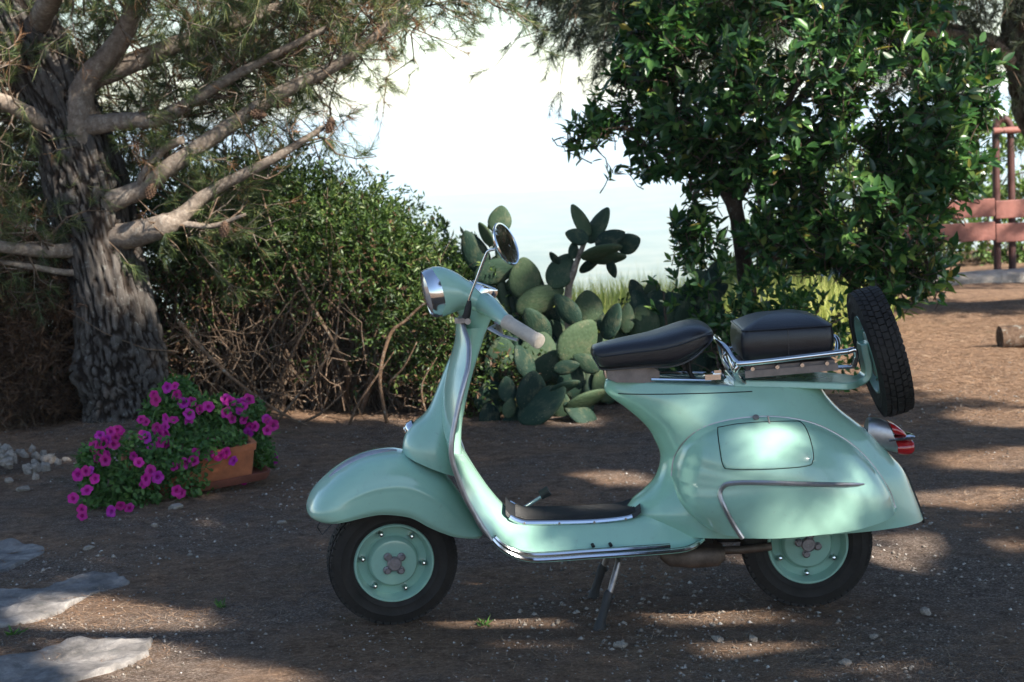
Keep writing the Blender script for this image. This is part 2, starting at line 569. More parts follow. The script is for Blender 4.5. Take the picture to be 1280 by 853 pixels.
def axis_vals(fine_lo, fine_hi, step, lo, hi):
    a = list(np.arange(fine_lo, fine_hi + 1e-6, step))
    v, s = fine_hi, step
    up = []
    while v < hi:
        s *= 1.22; v += s; up.append(v)
    v, s = fine_lo, step; dn = []
    while v > lo:
        s *= 1.3; v -= s; dn.append(v)
    return dn[::-1] + a + up


gx = axis_vals(-4.5, 6.5, .07, -9000, 9000)
gy = axis_vals(3.6, 18, .07, -3000, 12000)
GV = np.array([(x, y, ground_z(x, y)) for y in gy for x in gx])
nx = len(gx)
ii, jj = np.meshgrid(np.arange(len(gy) - 1), np.arange(nx - 1), indexing='ij')
a = (ii * nx + jj).ravel()
GF = np.stack([a, a + 1, a + nx + 1, a + nx], 1)
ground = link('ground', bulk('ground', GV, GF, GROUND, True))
tag(ground, 'brown ground of pine litter and grit sloping down to hazy fields', 'ground', kind='structure')

sea_m = mat('sea_water', (.02, .06, .09), .12, var=.1, scale=.01, bump=.2, bscale=.05)
b = MB(); b.add([(-30000, 1500, -150), (30000, 1500, -150), (30000, 38000, -150), (-30000, 38000, -150)], [(0, 1, 2, 3)])
sea = b.build('sea', sea_m); tag(sea, 'pale hazy sea beyond the coastal plain', 'sea', kind='structure')

# ------------------------------------------------------------------ the scooter
SC = Vector((.2225, 5.5, 0))
scooter = thing('motor_scooter', SC, 'vintage pale green motor scooter with black saddle and spare wheel, parked on its stand', 'scooter')
HUB = Vector((-.60, 0, .187))
AX = Vector((math.sin(math.radians(21.7)), 0, math.cos(math.radians(21.7))))
STEER = Matrix.Translation(HUB) @ Matrix.Rotation(math.radians(13), 4, AX) @ Matrix.Translation(-HUB)
st = lambda v: STEER @ v


def part(b, name, m, parent=scooter, sharp=40, smooth=True):
    return b.build(name, m, parent, smooth, sharp)


# --- floor and leg shield: one pressed sheet
edge = cr([(-.366, .895), (-.355, .862), (-.344, .822), (-.348, .769), (-.359, .731), (-.374, .683), (-.392, .614), (-.402, .564),
           (-.403, .521), (-.391, .473), (-.371, .41), (-.353, .37), (-.323, .311), (-.283, .256), (-.237, .226), (-.19, .213),
           (-.12, .212), (-.042, .214), (.074, .216), (.211, .218), (.263, .224), (.300, .240)], 110)
cent = cr([(-.375, .885), (-.380, .862), (-.385, .822), (-.402, .769), (-.415, .731), (-.428, .683), (-.436, .614), (-.430, .564),
           (-.412, .521), (-.372, .474), (-.330, .41), (-.303, .37), (-.270, .330), (-.243, .311), (-.215, .303), (-.17, .298),
           (-.11, .297), (-.042, .296), (.074, .298), (.18, .310), (.23, .32), (.27, .33)], 110)
wid = cr([(.055,), (.10,), (.155,), (.195,), (.215,), (.232,), (.244,), (.25,), (.25,), (.246,), (.238,), (.232,), (.225,), (.22,), (.215,),
          (.213,), (.212,), (.21,), (.208,), (.20,), (.185,), (.15,)], 110)
secs = []
for i, (e, c, w) in enumerate(zip(edge, cent, wid)):
    fl = sst(55, 78, i)
    row = []
    for k in range(33):
        u = k / 16 - 1
        au = abs(u)
        g = (1 - fl) * au ** 1.7 + fl * (sst(.45, .80, au) * .93 + .07 * au)
        row.append((c[0] + (e[0] - c[0]) * g, w[0] * u, c[1] + (e[1] - c[1]) * g))
    secs.append(row)
b = MB(); b.loft(secs, closed=False)
shield = part(b, 'leg_shield', PAINT, sharp=60)
so = shield.modifiers.new('thickness', 'SOLIDIFY'); so.thickness = .006; so.offset = 0
for s in (-1, 1):
    path = [(e[0], s * (w[0] + .002), e[1]) for e, w in zip(edge[:66], wid[:66])]
    b = MB(); b.tube(path, [.0075] * 60 + [.0085] * 4 + [.006] * 2, 10)
    part(b, 'edge_trim', ALU)
# floor rails: two ribbed bright strips along each side
for s in (-1, 1):
    for k, (off, i0, i1, dz) in enumerate(((.020, 66, 99, .010), (.004, 65, 107, .003))):
        path = [(e[0], s * (w[0] - off), e[1] + dz + (.004 if k == 0 else 0)) for e, w in list(zip(edge, wid))[i0:i1]]
        b = MB(); b.tube([(x, y, z + .001) for x, y, z in path], .0085, 8, flat=.75)
        r = part(b, 'floor_rail', CHROME)
        b = MB(); b.tube([(x, y - s * .007, z + .003) for x, y, z in path], .0045, 6)
        part(b, 'rail_rubber', BLACKRUB, r)

# --- steering column housing and nose
nf = fn_of([(.44, -.545), (.47, -.553), (.51, -.552), (.55, -.540), (.588, -.515), (.609, -.494), (.64, -.472), (.687, -.45), (.756, -.419), (.803, -.395), (.854, -.373), (.88, -.366)])
nb_ = fn_of([(.44, -.40), (.474, -.385), (.588, -.381), (.66, -.367), (.743, -.341), (.825, -.307), (.88, -.281)])
nw = fn_of([(.44, .10), (.5, .106), (.55, .102), (.62, .082), (.7, .062), (.8, .048), (.88, .044)])
secs = []
for i in range(44):
    q = i / 43
    z = .485 + (.86 - .485) * q
    f, bk, w = nf(z), nb_(z), nw(z)
    row = []
    for k in range(40):
        t = 2 * math.pi * k / 40
        cx_, sy_ = math.cos(t), math.sin(t)
        x = (f + bk) / 2 + (bk - f) / 2 * math.copysign(abs(cx_) ** .9, cx_)
        lo = .508 - .46 * (x + .552)                            # lower rim slants back over the mudguard
        row.append((x, w * math.copysign(abs(sy_) ** .85, sy_), lo + (.86 - lo) * q))
    secs.append(row)
b = MB(); b.loft(secs, True, False, True)
nose = part(b, 'horn_cover', PAINT, sharp=60)
b = MB(); M = Matrix.Translation((-.527, 0, .556)) @ Matrix.Rotation(math.radians(-90), 4, 'Z') @ Matrix.Rotation(math.radians(25), 4, 'X')
b.lathe([(.0, -.008), (.02, -.008), (.030, -.004), (.036, .004), (.036, .02)], M, 28)
for k in range(-3, 4):
    b.box(M @ Vector((0, -.010, k * .0075)), (.004, .05 * math.sqrt(max(.05, 1 - (k / 4.5) ** 2)), .003))
part(b, 'horn_grille', CHROME, nose)

# --- mudguard
ft = [(-.836, .351), (-.832, .372), (-.814, .406), (-.78, .44), (-.743, .468), (-.699, .491), (-.649, .506), (-.592, .511), (-.55, .504), (-.502, .482), (-.445, .445), (-.40, .377), (-.368, .317), (-.341, .265)]
fb = [(-.834, .350), (-.815, .347), (-.776, .348), (-.731, .354), (-.676, .362), (-.627, .362), (-.558, .346), (-.505, .312), (-.463, .288), (-.422, .271), (-.368, .262), (-.343, .263)]
pol = lambda P: [(math.degrees(math.atan2(z - .187, x + .60)), math.hypot(x + .60, z - .187)) for x, z in P]
Rt = np.array(sorted(pol([tuple(p) for p in cr(ft, 120)]))); Rb = np.array(sorted(pol([tuple(p) for p in cr(fb, 120)])))
secs = []
n_th = 64
for i in range(n_th + 1):
    q = i / n_th
    th = 145.0 + (17.2 - 145.0) * (q if q > .12 else q * q / .12 * .5 + q * .5)
    rt = np.interp(th, Rt[:, 0], Rt[:, 1]); rb = min(np.interp(th, Rb[:, 0], Rb[:, 1]), rt - .002)
    w = .118 * math.sqrt(max(0.0, 1 - max(0, (.13 - q) / .1305) ** 2.4)) * (1 - .10 * sst(.6, 1, q))
    row = []
    for k in range(81):
        ph = (k / 40 - 1) * math.pi / 2
        y = w * math.copysign(abs(math.sin(ph)) ** .62, ph)
        r = rb + (rt - rb) * math.cos(ph) ** .62
        if .14 < q < .9:                                    # pressed ridge along the skirt
            fr = (r - rb) / max(rt - rb, 1e-6)
            y += math.copysign(.0026, ph) * math.exp(-((fr - .52) / .05) ** 2) * sst(.14, .25, q) * (1 - sst(.75, .9, q))
        a = math.radians(th)
        row.append((-.60 + r * math.cos(a), y, .187 + r * math.sin(a)))
    secs.append(row)
b = MB(); b.loft(secs, closed=False); b.xf(st)
fender = part(b, 'mudguard', PAINT, sharp=70)
so = fender.modifiers.new('thickness', 'SOLIDIFY'); so.thickness = .004; so.offset = -1
b = MB(); path = [(secs[i][40][0], 0, secs[i][40][2] + .004) for i in range(11, 31)]
nP = len(path)
b.tube(path, [.003 + .011 * math.sin(math.pi * (k + .5) / nP) ** .5 for k in range(nP)], 10, flat=.6); b.xf(st)
part(b, 'mudguard_crest', ALU, fender)
b = MB(); b.tube([secs[i][0] for i in range(2, n_th + 1)], .0035, 6); b.tube([secs[i][80] for i in range(2, n_th + 1)], .0035, 6); b.xf(st)
part(b, 'rolled_edge', PAINT, fender)


# --- wheels
def tyre_mesh(R=.19, rim=.115, hw=.043):
    b = MB(); I = Matrix.Identity(4)
    prof = [(rim - .006, -.030), (rim + .004, -.036), (rim + .012, -.0405), (rim + .016, -.0435), (rim + .020, -.0422), (rim + .026, -.0425), (rim + .038, -hw - .001), (rim + .041, -hw - .0025), (rim + .044, -hw - .001), (R - .022, -hw + .001), (R - .010, -hw + .006),
            (R - .007, -.028), (R - .006, 0), (R - .007, .028), (R - .010, hw - .006), (R - .022, hw - .001), (rim + .038, hw + .001), (rim + .02, .0425), (rim + .004, .036), (rim - .006, .030)]
    b.lathe(prof, I, 72)
    nb = 52
    for c, (y, wy) in enumerate(((-.034, .012), (-.019, .013), (-.0, .018), (.019, .013), (.034, .012))):
        for k in range(nb):
            a = 2 * math.pi * (k + .5 * (c % 2)) / nb
            da = 2 * math.pi / nb * .40
            top = R - (.004 if abs(y) > .03 else 0)
            V = []
            for rr in (R - .012, top):
                for aa, yy in ((a - da, y - wy / 2), (a + da, y - wy / 2), (a + da * 1.0, y + wy / 2), (a - da * 1.0, y + wy / 2)):
                    sk = .018 * (1 if y > 0 else -1 if y < 0 else 0) * ((yy - y) / wy)
                    V.append((rr * math.cos(aa + sk), yy, rr * math.sin(aa + sk)))
            b.add(V, [(4, 5, 6, 7), (0, 1, 5, 4), (1, 2, 6, 5), (2, 3, 7, 6), (3, 0, 4, 7)])
    for s in (-1, 1):                                       # shoulder lugs
        for k in range(nb):
            a = 2 * math.pi * k / nb; da = 2 * math.pi / nb * .3
            V = []
            for rr, yy in ((R - .005, s * (hw - .007)), (R - .034, s * (hw + .0035))):
                for aa in (a - da, a + da):
                    V.append((rr * math.cos(aa), yy, rr * math.sin(aa)))
            for rr, yy in ((R - .012, s * (hw - .012)), (R - .034, s * (hw - .006))):
                for aa in (a - da, a + da):
                    V.append((rr * math.cos(aa), yy, rr * math.sin(aa)))
            b.add(V, [(0, 1, 3, 2), (0, 2, 6, 4), (1, 5, 7, 3)])
    return mesh('tyre', b.V, b.F, RUBBER, True, 35)


TYRE = tyre_mesh()
b = MB()
b.lathe([(.112, .034), (.120, .034), (.1185, -.036), (.116, -.040), (.111, -.040), (.108, -.034), (.104, -.014), (.100, -.004), (.080, -.003), (.075, -.007),
         (.071, -.026), (.066, -.032), (.058, -.034), (.02, -.036), (.001, -.036)], Matrix.Identity(4), 64)
RIM = mesh('rim', b.V, b.F, PAINT_W, True, 35)
b = MB()
b.lathe([(.0075, .0), (.0075, -.008), (.005, -.011), (.004, -.018), (0.0005, -.019)], Matrix.Identity(4), 6)
NUT = mesh('wheel_nut', b.V, b.F, CHROME, True, 30)
b = MB()
b.lathe([(.021, -.03), (.021, -.046), (.017, -.050), (.001, -.050)], Matrix.Identity(4), 24)
for k in range(4):
    a = math.radians(45 + 90 * k + 12)
    p = Matrix.Translation((.028 * math.cos(a), 0, .028 * math.sin(a)))
    b.lathe([(.012, -.034), (.012, -.044), (.008, -.047), (.007, -.052), (.0005, -.052)], p, 10)
HUBM = mesh('hub', b.V, b.F, HUBGREY, True, 30)
b = MB(); b.lathe([(.045, -.005), (.085, .002), (.088, .03), (.07, .05), (.0, .05)], Matrix.Identity(4), 32)
DRUM = mesh('brake_drum', b.V, b.F, DARKMETAL, True, 35)


def wheel(name, M, drum=True):
    w = link(name, RIM, scooter); w.matrix_local = M
    link('tyre', TYRE, w)
    link('hub', HUBM, w)
    if drum:
        link('brake_drum', DRUM, w)
    for k in range(6):
        a = math.radians(60 * k + 8)
        n = link('wheel_nut', NUT, w)
        n.location = (.090 * math.cos(a), -.003, .090 * math.sin(a)); n.scale = (1.35, 1.3, 1.35)
    return w


wheel('wheel', STEER @ Matrix.Translation(HUB) @ Matrix.Rotation(.3, 4, 'Y'))
wheel('wheel', Matrix.Translation((.610, .0, .187)) @ Matrix.Rotation(-.35, 4, 'Y'))
SPM = Matrix.Translation((.838, .0, .737)) @ Matrix.Rotation(math.radians(-13.6), 4, 'Y') @ Matrix.Rotation(math.radians(-90), 4, 'Z')
sw = wheel('spare_wheel', SPM, False)
b = MB(); b.lathe([(.05, .03), (.05, .048), (.045, .056), (.02, .064), (.001, .066)], Matrix.Identity(4), 28)
link('hub_cap', mesh('hub_cap', b.V, b.F, CHROME, True, 40), sw)
b = MB(); b.tube([(-.60, .062, .187), (-.585, .065, .24), (-.55, .06, .33), (-.50, .04, .44), (-.47, 0, .50)], [.022, .02, .018, .018, .018], 12)
b.tube([(-.60, .0, .187), (-.60, .06, .187)], .03, 14); b.xf(st)
part(b, 'front_fork', DARKMETAL)
b = MB(); b.tube([st(Vector((-.80, -.05, .352))), (-.81, -.03, .30), (-.80, .0, .27), (-.77, 0, .30)], .0016, 5)
part(b, 'loose_cable', BLACKRUB)

# --- rear body
bf = fn_of([(.225, .19), (.26, .14), (.30, .085), (.32, .095), (.344, .117), (.358, .138), (.399, .176), (.46, .193), (.518, .174), (.547, .158), (.574, .135), (.608, .097), (.644, .05), (.664, .037), (.69, .042)])
br = fn_of([(.225, .954), (.239, .953), (.313, .928), (.388, .898), (.432, .863), (.47, .832), (.503, .808), (.527, .786), (.56, .756), (.60, .719), (.638, .690), (.672, .668), (.69, .662)])
bw = fn_of([(.225, .178), (.3, .187), (.4, .19), (.5, .181), (.57, .166), (.62, .150), (.66, .135), (.69, .120)])
XM = .5


def body_half(x, z):
    ze = z + .058 * (x - .04) * sst(.45, .69, z)
    ze = min(.69, max(.225, ze))
    f, r, w = bf(ze), br(ze), bw(ze)
    if x < XM:
        a = min(1, max(0, (XM - x) / (XM - f))); return w * (1 - a ** 2.1) ** .5
    a = min(1, max(0, (x - XM) / (r - XM))); return w * (1 - a ** 2.4) ** .5


secs = []
zl = list(np.linspace(.243, .668, 44)) + [.676, .683, .688]
for z in zl:
    f, r, w = bf(z), br(z), bw(z)
    row = []
    for k in range(88):
        t = 2 * math.pi * k / 88
        c_, s_ = math.cos(t), math.sin(t)
        if c_ < 0: x = XM - (XM - f) * abs(c_) ** (2 / 2.1)
        else: x = XM + (r - XM) * c_ ** (2 / 2.4)
        y = w * math.copysign(abs(s_), s_)
        row.append((x, y, z - .058 * (x - .04) * sst(.45, .69, z)))
    secs.append(row)
last = secs[-1]
cx0 = .34
for sc_, dz in ((.985, .003), (.95, .0045), (.85, .005), (.5, .006)):
    secs.append([(cx0 + (x - cx0) * sc_, y * sc_, z + dz) for x, y, z in last])
b = MB(); b.loft(secs, True, False, True)
body = part(b, 'body', PAINT, sharp=50)
# tail edge strip
b = MB()
b.tube([(br(z) + .001, 0, z) for z in np.linspace(.228, .392, 10)], .005, 6)
part(b, 'tail_edge_strip', DARKMETAL)
# deck seam line, fuel tank flap
b = MB(); b.tube([(x, -body_half(x, .655) - .0006, .655) for x in np.linspace(.075, .45, 26)], .0015, 5)
part(b, 'deck_seam', DARKMETAL, body)

# --- side cowls
cow = [(.217, .415), (.226, .466), (.252, .515), (.294, .554), (.355, .576), (.434, .586), (.514, .584), (.593, .568), (.663, .537), (.731, .489), (.789, .425), (.833, .352),
       (.848, .305), (.846, .290), (.716, .276), (.565, .267), (.404, .263), (.344, .265), (.305, .280), (.256, .318), (.227, .363)]
CC = np.array((.53, .415))
real = np.array(cr(cow[:13], 70)[:-1] + cr(cow[12:18], 40)[:-1] + cr(cow[17:] + [cow[0]], 30)[:-1])
ext = real.copy()
for i, (x, z) in enumerate(real):
    if z < .31 and x > .24:
        ext[i, 1] -= .15 * sst(.30, .50, x) * sst(.31, .27, z) if False else .15 * sst(.27, .48, x) * (1 - sst(.262, .31, z - (.02 if x > .7 else 0)))
ang = lambda P: np.arctan2(P[:, 1] - CC[1], P[:, 0] - CC[0])
ea = ang(ext); eo = np.argsort(ea)
er = np.hypot(*(ext - CC).T)


def cowl_y(x, z, out=.305):
    a = math.atan2(z - CC[1], x - CC[0]); d = math.hypot(x - CC[0], z - CC[1])
    R = np.interp(a, ea[eo], er[eo], period=2 * math.pi)
    r = min(1.0, d / R)
    ex, ez = CC[0] + R * math.cos(a), CC[1] + R * math.sin(a)
    yb = max(.085, body_half(min(max(ex, .22), .86), max(ez, .25)) - .004)
    return -(out - (out - yb) * (1 - (1 - r ** 2.3) ** .62))


def make_cowl(s):
    rows = []
    NR = 26
    for i in range(NR + 1):
        r = (i / NR) ** .75 if i else 0.0
        rows.append([(CC[0] + (p[0] - CC[0]) * r, CC[1] + (p[1] - CC[1]) * r) for p in real])
    b = MB(); b.loft([[(x, s * -cowl_y(x, z), z) for x, z in row] for row in rows[1:]], True, True, False)
    # return flange along the rim
    o = rows[-1]
    b.loft([[(x, s * -cowl_y(x, z), z) for x, z in o], [(x - .006 * (x - CC[0]), s * (-cowl_y(x, z) - .02), z - .02 * (z - CC[1])) for x, z in o]], True)
    c = part(b, 'side_cowl', PAINT, sharp=60)
    n = len(o)
    b = MB(); b.tube([(x, s * (-cowl_y(x, z) + .001), z) for x, z in o[:72]], .0032, 6)
    part(b, 'cowl_seam', ALU, c)
    # flap
    rr = []
    fl = [(.345, .565), (.40, .574), (.48, .577), (.555, .573), (.580, .566), (.590, .540), (.594, .50), (.590, .478), (.575, .467), (.50, .464), (.42, .463), (.36, .463), (.350, .468), (.345, .485), (.342, .52), (.342, .55)]
    fo = cr(fl + [fl[0]], 64)[:-1]
    fc = np.array((.467, .518))
    for q in (0.0001, .3, .6, .85, .95, .985, 1.0, 1.0):
        rr.append([tuple(fc + (np.array(p) - fc) * q) for p in fo])
    lift = (.0045, .0045, .0045, .0045, .0045, .004, .0025, -.003)
    b = MB(); b.loft([[(x, s * (-cowl_y(x, z) + l), z) for x, z in row] for row, l in zip(rr, lift)], True, True, False)
    f = part(b, 'cowl_flap', PAINT, c, sharp=70)
    b = MB(); b.tube([(x, s * (-cowl_y(x, z) + .0006), z) for x, z in [tuple(fc + (np.array(p) - fc) * 1.012) for p in fo] + [tuple(fc + (np.array(fo[0]) - fc) * 1.012)]], .0013, 5)
    part(b, 'flap_gap', DARKMETAL, f)
    if s < 0:
        tr = cr([(.395, .262), (.370, .305), (.347, .352), (.335, .388), (.344, .412), (.372, .424), (.454, .426), (.60, .415), (.74, .398)], 60)
        b = MB(); b.tube([(x, cowl_y(x, z) - .002, z) for x, z in tr], [.007] * 57 + [.006, .005, .002], 8)
        part(b, 'cowl_trim', ALU, c)
        b = MB(); b.lathe([(.009, 0), (.009, -.004), (.001, -.004)], Matrix.Translation((.452, cowl_y(.452, .583) + .002, .587)) @ Matrix.Rotation(math.radians(-50), 4, 'X'), 14)
        part(b, 'cowl_lock', STEEL, c); b = MB()
        b.tube([(.484, cowl_y(.484, .58) - .004, .592), (.486, cowl_y(.484, .575) - .006, .572)], .0028, 6)
        part(b, 'cowl_latch', STEEL, c)


make_cowl(-1); make_cowl(1)

# --- headset, lamp, bars
hs = [(-.438, .966, .070, .068), (-.428, .970, .0715, .070), (-.405, .971, .0675, .0695), (-.375, .966, .055, .066), (-.345, .950, .048, .064), (-.31, .931, .044, .062), (-.28, .920, .036, .055), (-.262, .916, .026, .042), (-.252, .914, .012, .02)]
hsd = cr(hs, 40)
secs = []
for x, zc, h, w in hsd:
    tl = .22 * sst(-.36, -.44, x) if False else (.20 * (1 - sst(-.44, -.36, x)))
    secs.append([(x - tl * h * math.sin(2 * math.pi * k / 36), w * math.cos(2 * math.pi * k / 36), zc + h * math.sin(2 * math.pi * k / 36)) for k in range(36)])
b = MB(); b.loft(secs, True, True, True)
neck = []
for z, x0, x1, w in ((.835, -.346, -.301, .034), (.855, -.350, -.292, .040), (.885, -.366, -.278, .046), (.91, -.38, -.268, .05), (.935, -.38, -.27, .05)):
    neck.append([((x0 + x1) / 2 + (x1 - x0) / 2 * math.cos(2 * math.pi * k / 28), w * math.sin(2 * math.pi * k / 28), z) for k in range(28)])
b.loft(neck, True, True, True)
for s in (-1, 1):
    p = cr([(-.31, s * .02, .934), (-.298, s * .09, .930), (-.290, s * .16, .920), (-.280, s * .232, .909)], 14)
    b.tube(p, list(np.linspace(.034, .0175, 14)), 16)
b.xf(st)
headset = part(b, 'headset', PAINT, sharp=60)
HLM = Matrix.Translation((-.452, 0, .966)) @ Matrix.Rotation(math.radians(-11), 4, 'Y') @ Matrix.Rotation(math.radians(-90), 4, 'Z')
b = MB(); b.lathe([(.062, .030), (.0705, .026), (.0715, .012), (.070, -.004), (.066, -.012), (.061, -.010), (.060, .0)], HLM, 44)
b.xf(st); hl = part(b, 'headlight', CHROME, headset)
b = MB(); b.lathe([(.062, -.006), (.050, -.013), (.032, -.018), (.012, -.020), (.0005, -.020)], HLM, 40); b.xf(st)
part(b, 'headlight_lens', GLASS, headset)
b = MB(); M = Matrix.Translation((-.302, 0, .966)) @ Matrix.Rotation(math.radians(112), 4, 'Y') @ Matrix.Rotation(math.radians(-90), 4, 'Z')
b.lathe([(.046, .012), (.046, -.008), (.043, -.014), (.036, -.012)], M, 36); b.xf(st); sp = part(b, 'speedometer', CHROME, headset)
b = MB(); b.lathe([(.037, -.010), (.02, -.013), (.0005, -.014)], M, 30); b.xf(st); part(b, 'dial', DIAL, headset)
for s in (-1, 1):
    p0, p1 = Vector((-.283, s * .222, .912)), Vector((-.213, s * .334, .868))
    d = (p1 - p0)
    prof = [(0, .0165), (.01, .0215), (.05, .0225), (.09, .0205), (.12, .0195), (.5, .0195), (.84, .0195), (.86, .0215), (.95, .0215), (.985, .020), (1, .016)]
    b = MB(); b.tube([p0 + d * t for t, r in prof], [r for t, r in prof], 22); b.xf(st)
    g = part(b, 'handlebar_grip', GRIP, headset, sharp=30)
    b = MB()
    q0 = Vector((-.30, s * .195, .900))
    b.tube([q0, q0 + Vector((-.028, s * .02, -.006)), q0 + Vector((-.012, s * .10, -.012)), q0 + Vector((.025, s * .135, -.022))], [.007, .008, .006, .006], 8, flat=.6)
    b.tube([q0 + Vector((.02, 0, .004)), q0, q0 + Vector((.004, 0, -.022)), q0 + Vector((.012, 0, -.03))], [.012, .013, .009, .004], 8)
    b.xf(st); part(b, 'control_lever', STEEL, headset)

# mirror clamped to the top of the leg shield
mirror = MB()
pts = cr([(-.344, -.09, .914), (-.337, -.10, .952), (-.310, -.115, 1.016), (-.286, -.13, 1.072), (-.276, -.138, 1.086), (-.262, -.15, 1.090), (-.243, -.16, 1.092)], 26)
mirror.tube(pts, .0042, 10)
mir = part(mirror, 'mirror', CHROME)
b = MB(); b.tube([(-.353, -.085, .890), (-.350, -.087, .898), (-.346, -.089, .908), (-.342, -.092, .925), (-.338, -.098, .945)], [.008, .011, .0105, .0095, .006], 12)
part(b, 'mirror_boot', BLACKRUB, mir)
b = MB(); b.box((-.362, -.080, .888), (.04, .03, .014)); b.tube([(-.345, -.10, .886), (-.345, -.06, .886)], .009, 10)
part(b, 'mirror_clamp', STEEL, mir)
mn = Vector((.86, -.38, .36)).normalized()                # glass faces the rider
MM = Matrix.Translation((-.231, -.17, 1.104)) @ mn.to_track_quat('-Y', 'Z').to_matrix().to_4x4()
b = MB(); b.lathe([(.0005, .022), (.02, .020), (.045, .012), (.060, .002), (.0635, -.004), (.062, -.008), (.058, -.007)], MM, 40)
part(b, 'mirror_shell', CHROME, mir)
b = MB(); b.lathe([(.060, -.0055), (.03, -.0062), (.0005, -.0064)], MM, 40)
part(b, 'mirror_glass', MIRROR, mir)

# --- saddle
stp = fn_of([(.004, .775), (.012, .789), (.049, .798), (.107, .808), (.172, .818), (.226, .832), (.275, .845), (.314, .846), (.343, .835), (.357, .812)])
sbt = fn_of([(.004, .765), (.017, .742), (.03, .725), (.097, .728), (.169, .731), (.221, .731), (.28, .750), (.334, .790), (.357, .806)])
swd = fn_of([(.004, .045), (.015, .066), (.05, .085), (.12, .103), (.2, .125), (.27, .138), (.32, .125), (.345, .09), (.357, .03)])
secs = []
xs = [.004 + .353 * (1 - math.cos(math.pi * i / 46)) / 2 for i in range(47)]
for x in xs:
    t, bo, w = stp(x), sbt(x), swd(x)
    bo = min(bo, t - .002)
    zc = bo + (t - bo) * .60
    row = []
    for k in range(48):
        a = 2 * math.pi * k / 48
        c_, s_ = math.cos(a), math.sin(a)
        y = w * math.copysign(abs(c_) ** .55, c_)
        z = zc + ((t - zc) * s_ ** .8 if s_ >= 0 else -(zc - bo) * abs(s_) ** .35)
        row.append((x, y, z))
    secs.append(row)
b = MB(); b.loft(secs, True, True, True)
saddle = part(b, 'saddle', VINYL, sharp=80)
for s in (-1, 1):
    b = MB(); b.tube([(x, s * (swd(x) + .0008), sbt(x) + (stp(x) - sbt(x)) * .60) for x in xs[3:-4]], .0022, 5)
    b.tube([(x, s * swd(x) * .93, sbt(x) + .004) for x in xs[3:-4]], .003, 5)
    part(b, 'saddle_piping', VINYL, saddle)
b = MB()
secs = []
for x, z0, z1, w in ((.045, .702, .725, .07), (.07, .690, .735, .075), (.12, .688, .738, .078), (.16, .684, .738, .075), (.195, .678, .715, .06)):
    secs.append([(x, -w, z0), (x, w, z0), (x, w, z1), (x, -w, z1)])
b.loft(secs, True, True, True); part(b, 'seat_pan', SEATPAN, saddle, smooth=False)
for sy in (-1, 1):
    b = MB(); b.tube([(.17, sy * .07, .694), (.24, sy * .075, .690), (.34, sy * .075, .684)], .005, 8); part(b, 'hinge_rod', CHROME, saddle)
    b = MB(); b.tube([(.045, sy * .03, .70), (.04, sy * .03, .74), (.05, sy * .03, .75)], .006, 8); part(b, 'hinge_post', CHROME, saddle)
    b = MB(); b.tube([(.30, sy * .05, .682), (.285, sy * .045, .70), (.28, sy * .04, .755)], .006, 8); part(b, 'saddle_spring', DARKMETAL, saddle)
b = MB(); b.box((.345, -.055, .694), (.045, .05, .016)); b.box((.36, -.055, .706), (.02, .036, .013)); b.tube([(.33, -.03, .682), (.35, -.03, .70), (.37, -.03, .702), (.385, -.03, .682)], .006, 8)
part(b, 'saddle_catch', CHROME, saddle)

# --- pillion cushion
def rrect(cx_, cy_, hx, hy, r, n=9):
    out = []
    for qx, qy, a0 in ((1, 1, 0), (-1, 1, 90), (-1, -1, 180), (1, -1, 270)):
        for k in range(n):
            a = math.radians(a0 + 90 * k / (n - 1))
            out.append((cx_ + qx * (hx - r) + r * math.cos(a), cy_ + qy * (hy - r) + r * math.sin(a)))
    return out


secs = []
for z, g in ((.742, -.014), (.745, -.006), (.752, -.001), (.775, .003), (.80, .004), (.82, .001), (.830, -.002)):
    secs.append([(x, y, z + .016 * (x - .55)) for x, y in rrect(.553, 0, .128 + g, .142 + g, .022)])
for q in (.985, .94, .85, .7, .5, .25):
    secs.append([(.553 + (x - .553) * q, y * q, .832 + .016 * (x - .55) * q + .036 * (1 - q ** 2.2)) for x, y in rrect(.553, 0, .126, .140, .022)])
b = MB(); b.loft(secs, True, True, True)
for i, v in enumerate(b.V):
    n_ = noise.noise(Vector((v[0] * 22, v[1] * 22, v[2] * 22)))
    b.V[i] = (v[0] + .002 * n_, v[1] + .0025 * n_, v[2] + .002 * n_)
cushion = part(b, 'pillion_cushion', VINYL, sharp=80)
b = MB(); rp = rrect(.553, 0, .1275, .1415, .022); rp.append(rp[0])
b.tube([(x, y, .831 + .016 * (x - .55)) for x, y in rp], .0028, 6)
b.tube([(.553, -.1455, .745), (.553, -.1465, .78), (.553, -.144, .828)], .0016, 5)
part(b, 'cushion_piping', VINYL, cushion)

# --- rack
rack = MB()
loop = [(.715, -.165, .762), (.60, -.165, .753), (.43, -.165, .741), (.405, -.155, .745), (.385, -.12, .775), (.372, -.09, .788), (.368, 0, .790), (.372, .09, .788), (.385, .12, .775), (.405, .155, .745), (.43, .165, .741), (.60, .165, .753), (.715, .165, .762)]
rack.tube(cr(loop, 70), .0085, 12)
for s in (-1, 1):
    rack.tube(cr([(.715, s * .165, .762), (.735, s * .160, .765), (.742, s * .15, .745), (.735, s * .14, .715)], 14), .0085, 10)
    rack.tube(cr([(.415, s * .16, .742), (.402, s * .155, .72), (.41, s * .13, .695), (.43, s * .11, .678)], 14), .0085, 10)
    rack.tube(cr([(.385, s * .12, .775), (.392, s * .13, .74), (.40, s * .13, .715), (.415, s * .12, .69)], 14), .007, 10)
    rack.tube([(.735, s * .14, .715), (.43, s * .13, .712)], .006, 8)
for x in (.45, .52, .59, .66):
    rack.tube([(x, -.15, .722 + .03 * (x - .45)), (x, .15, .722 + .03 * (x - .45))], .006, 8)
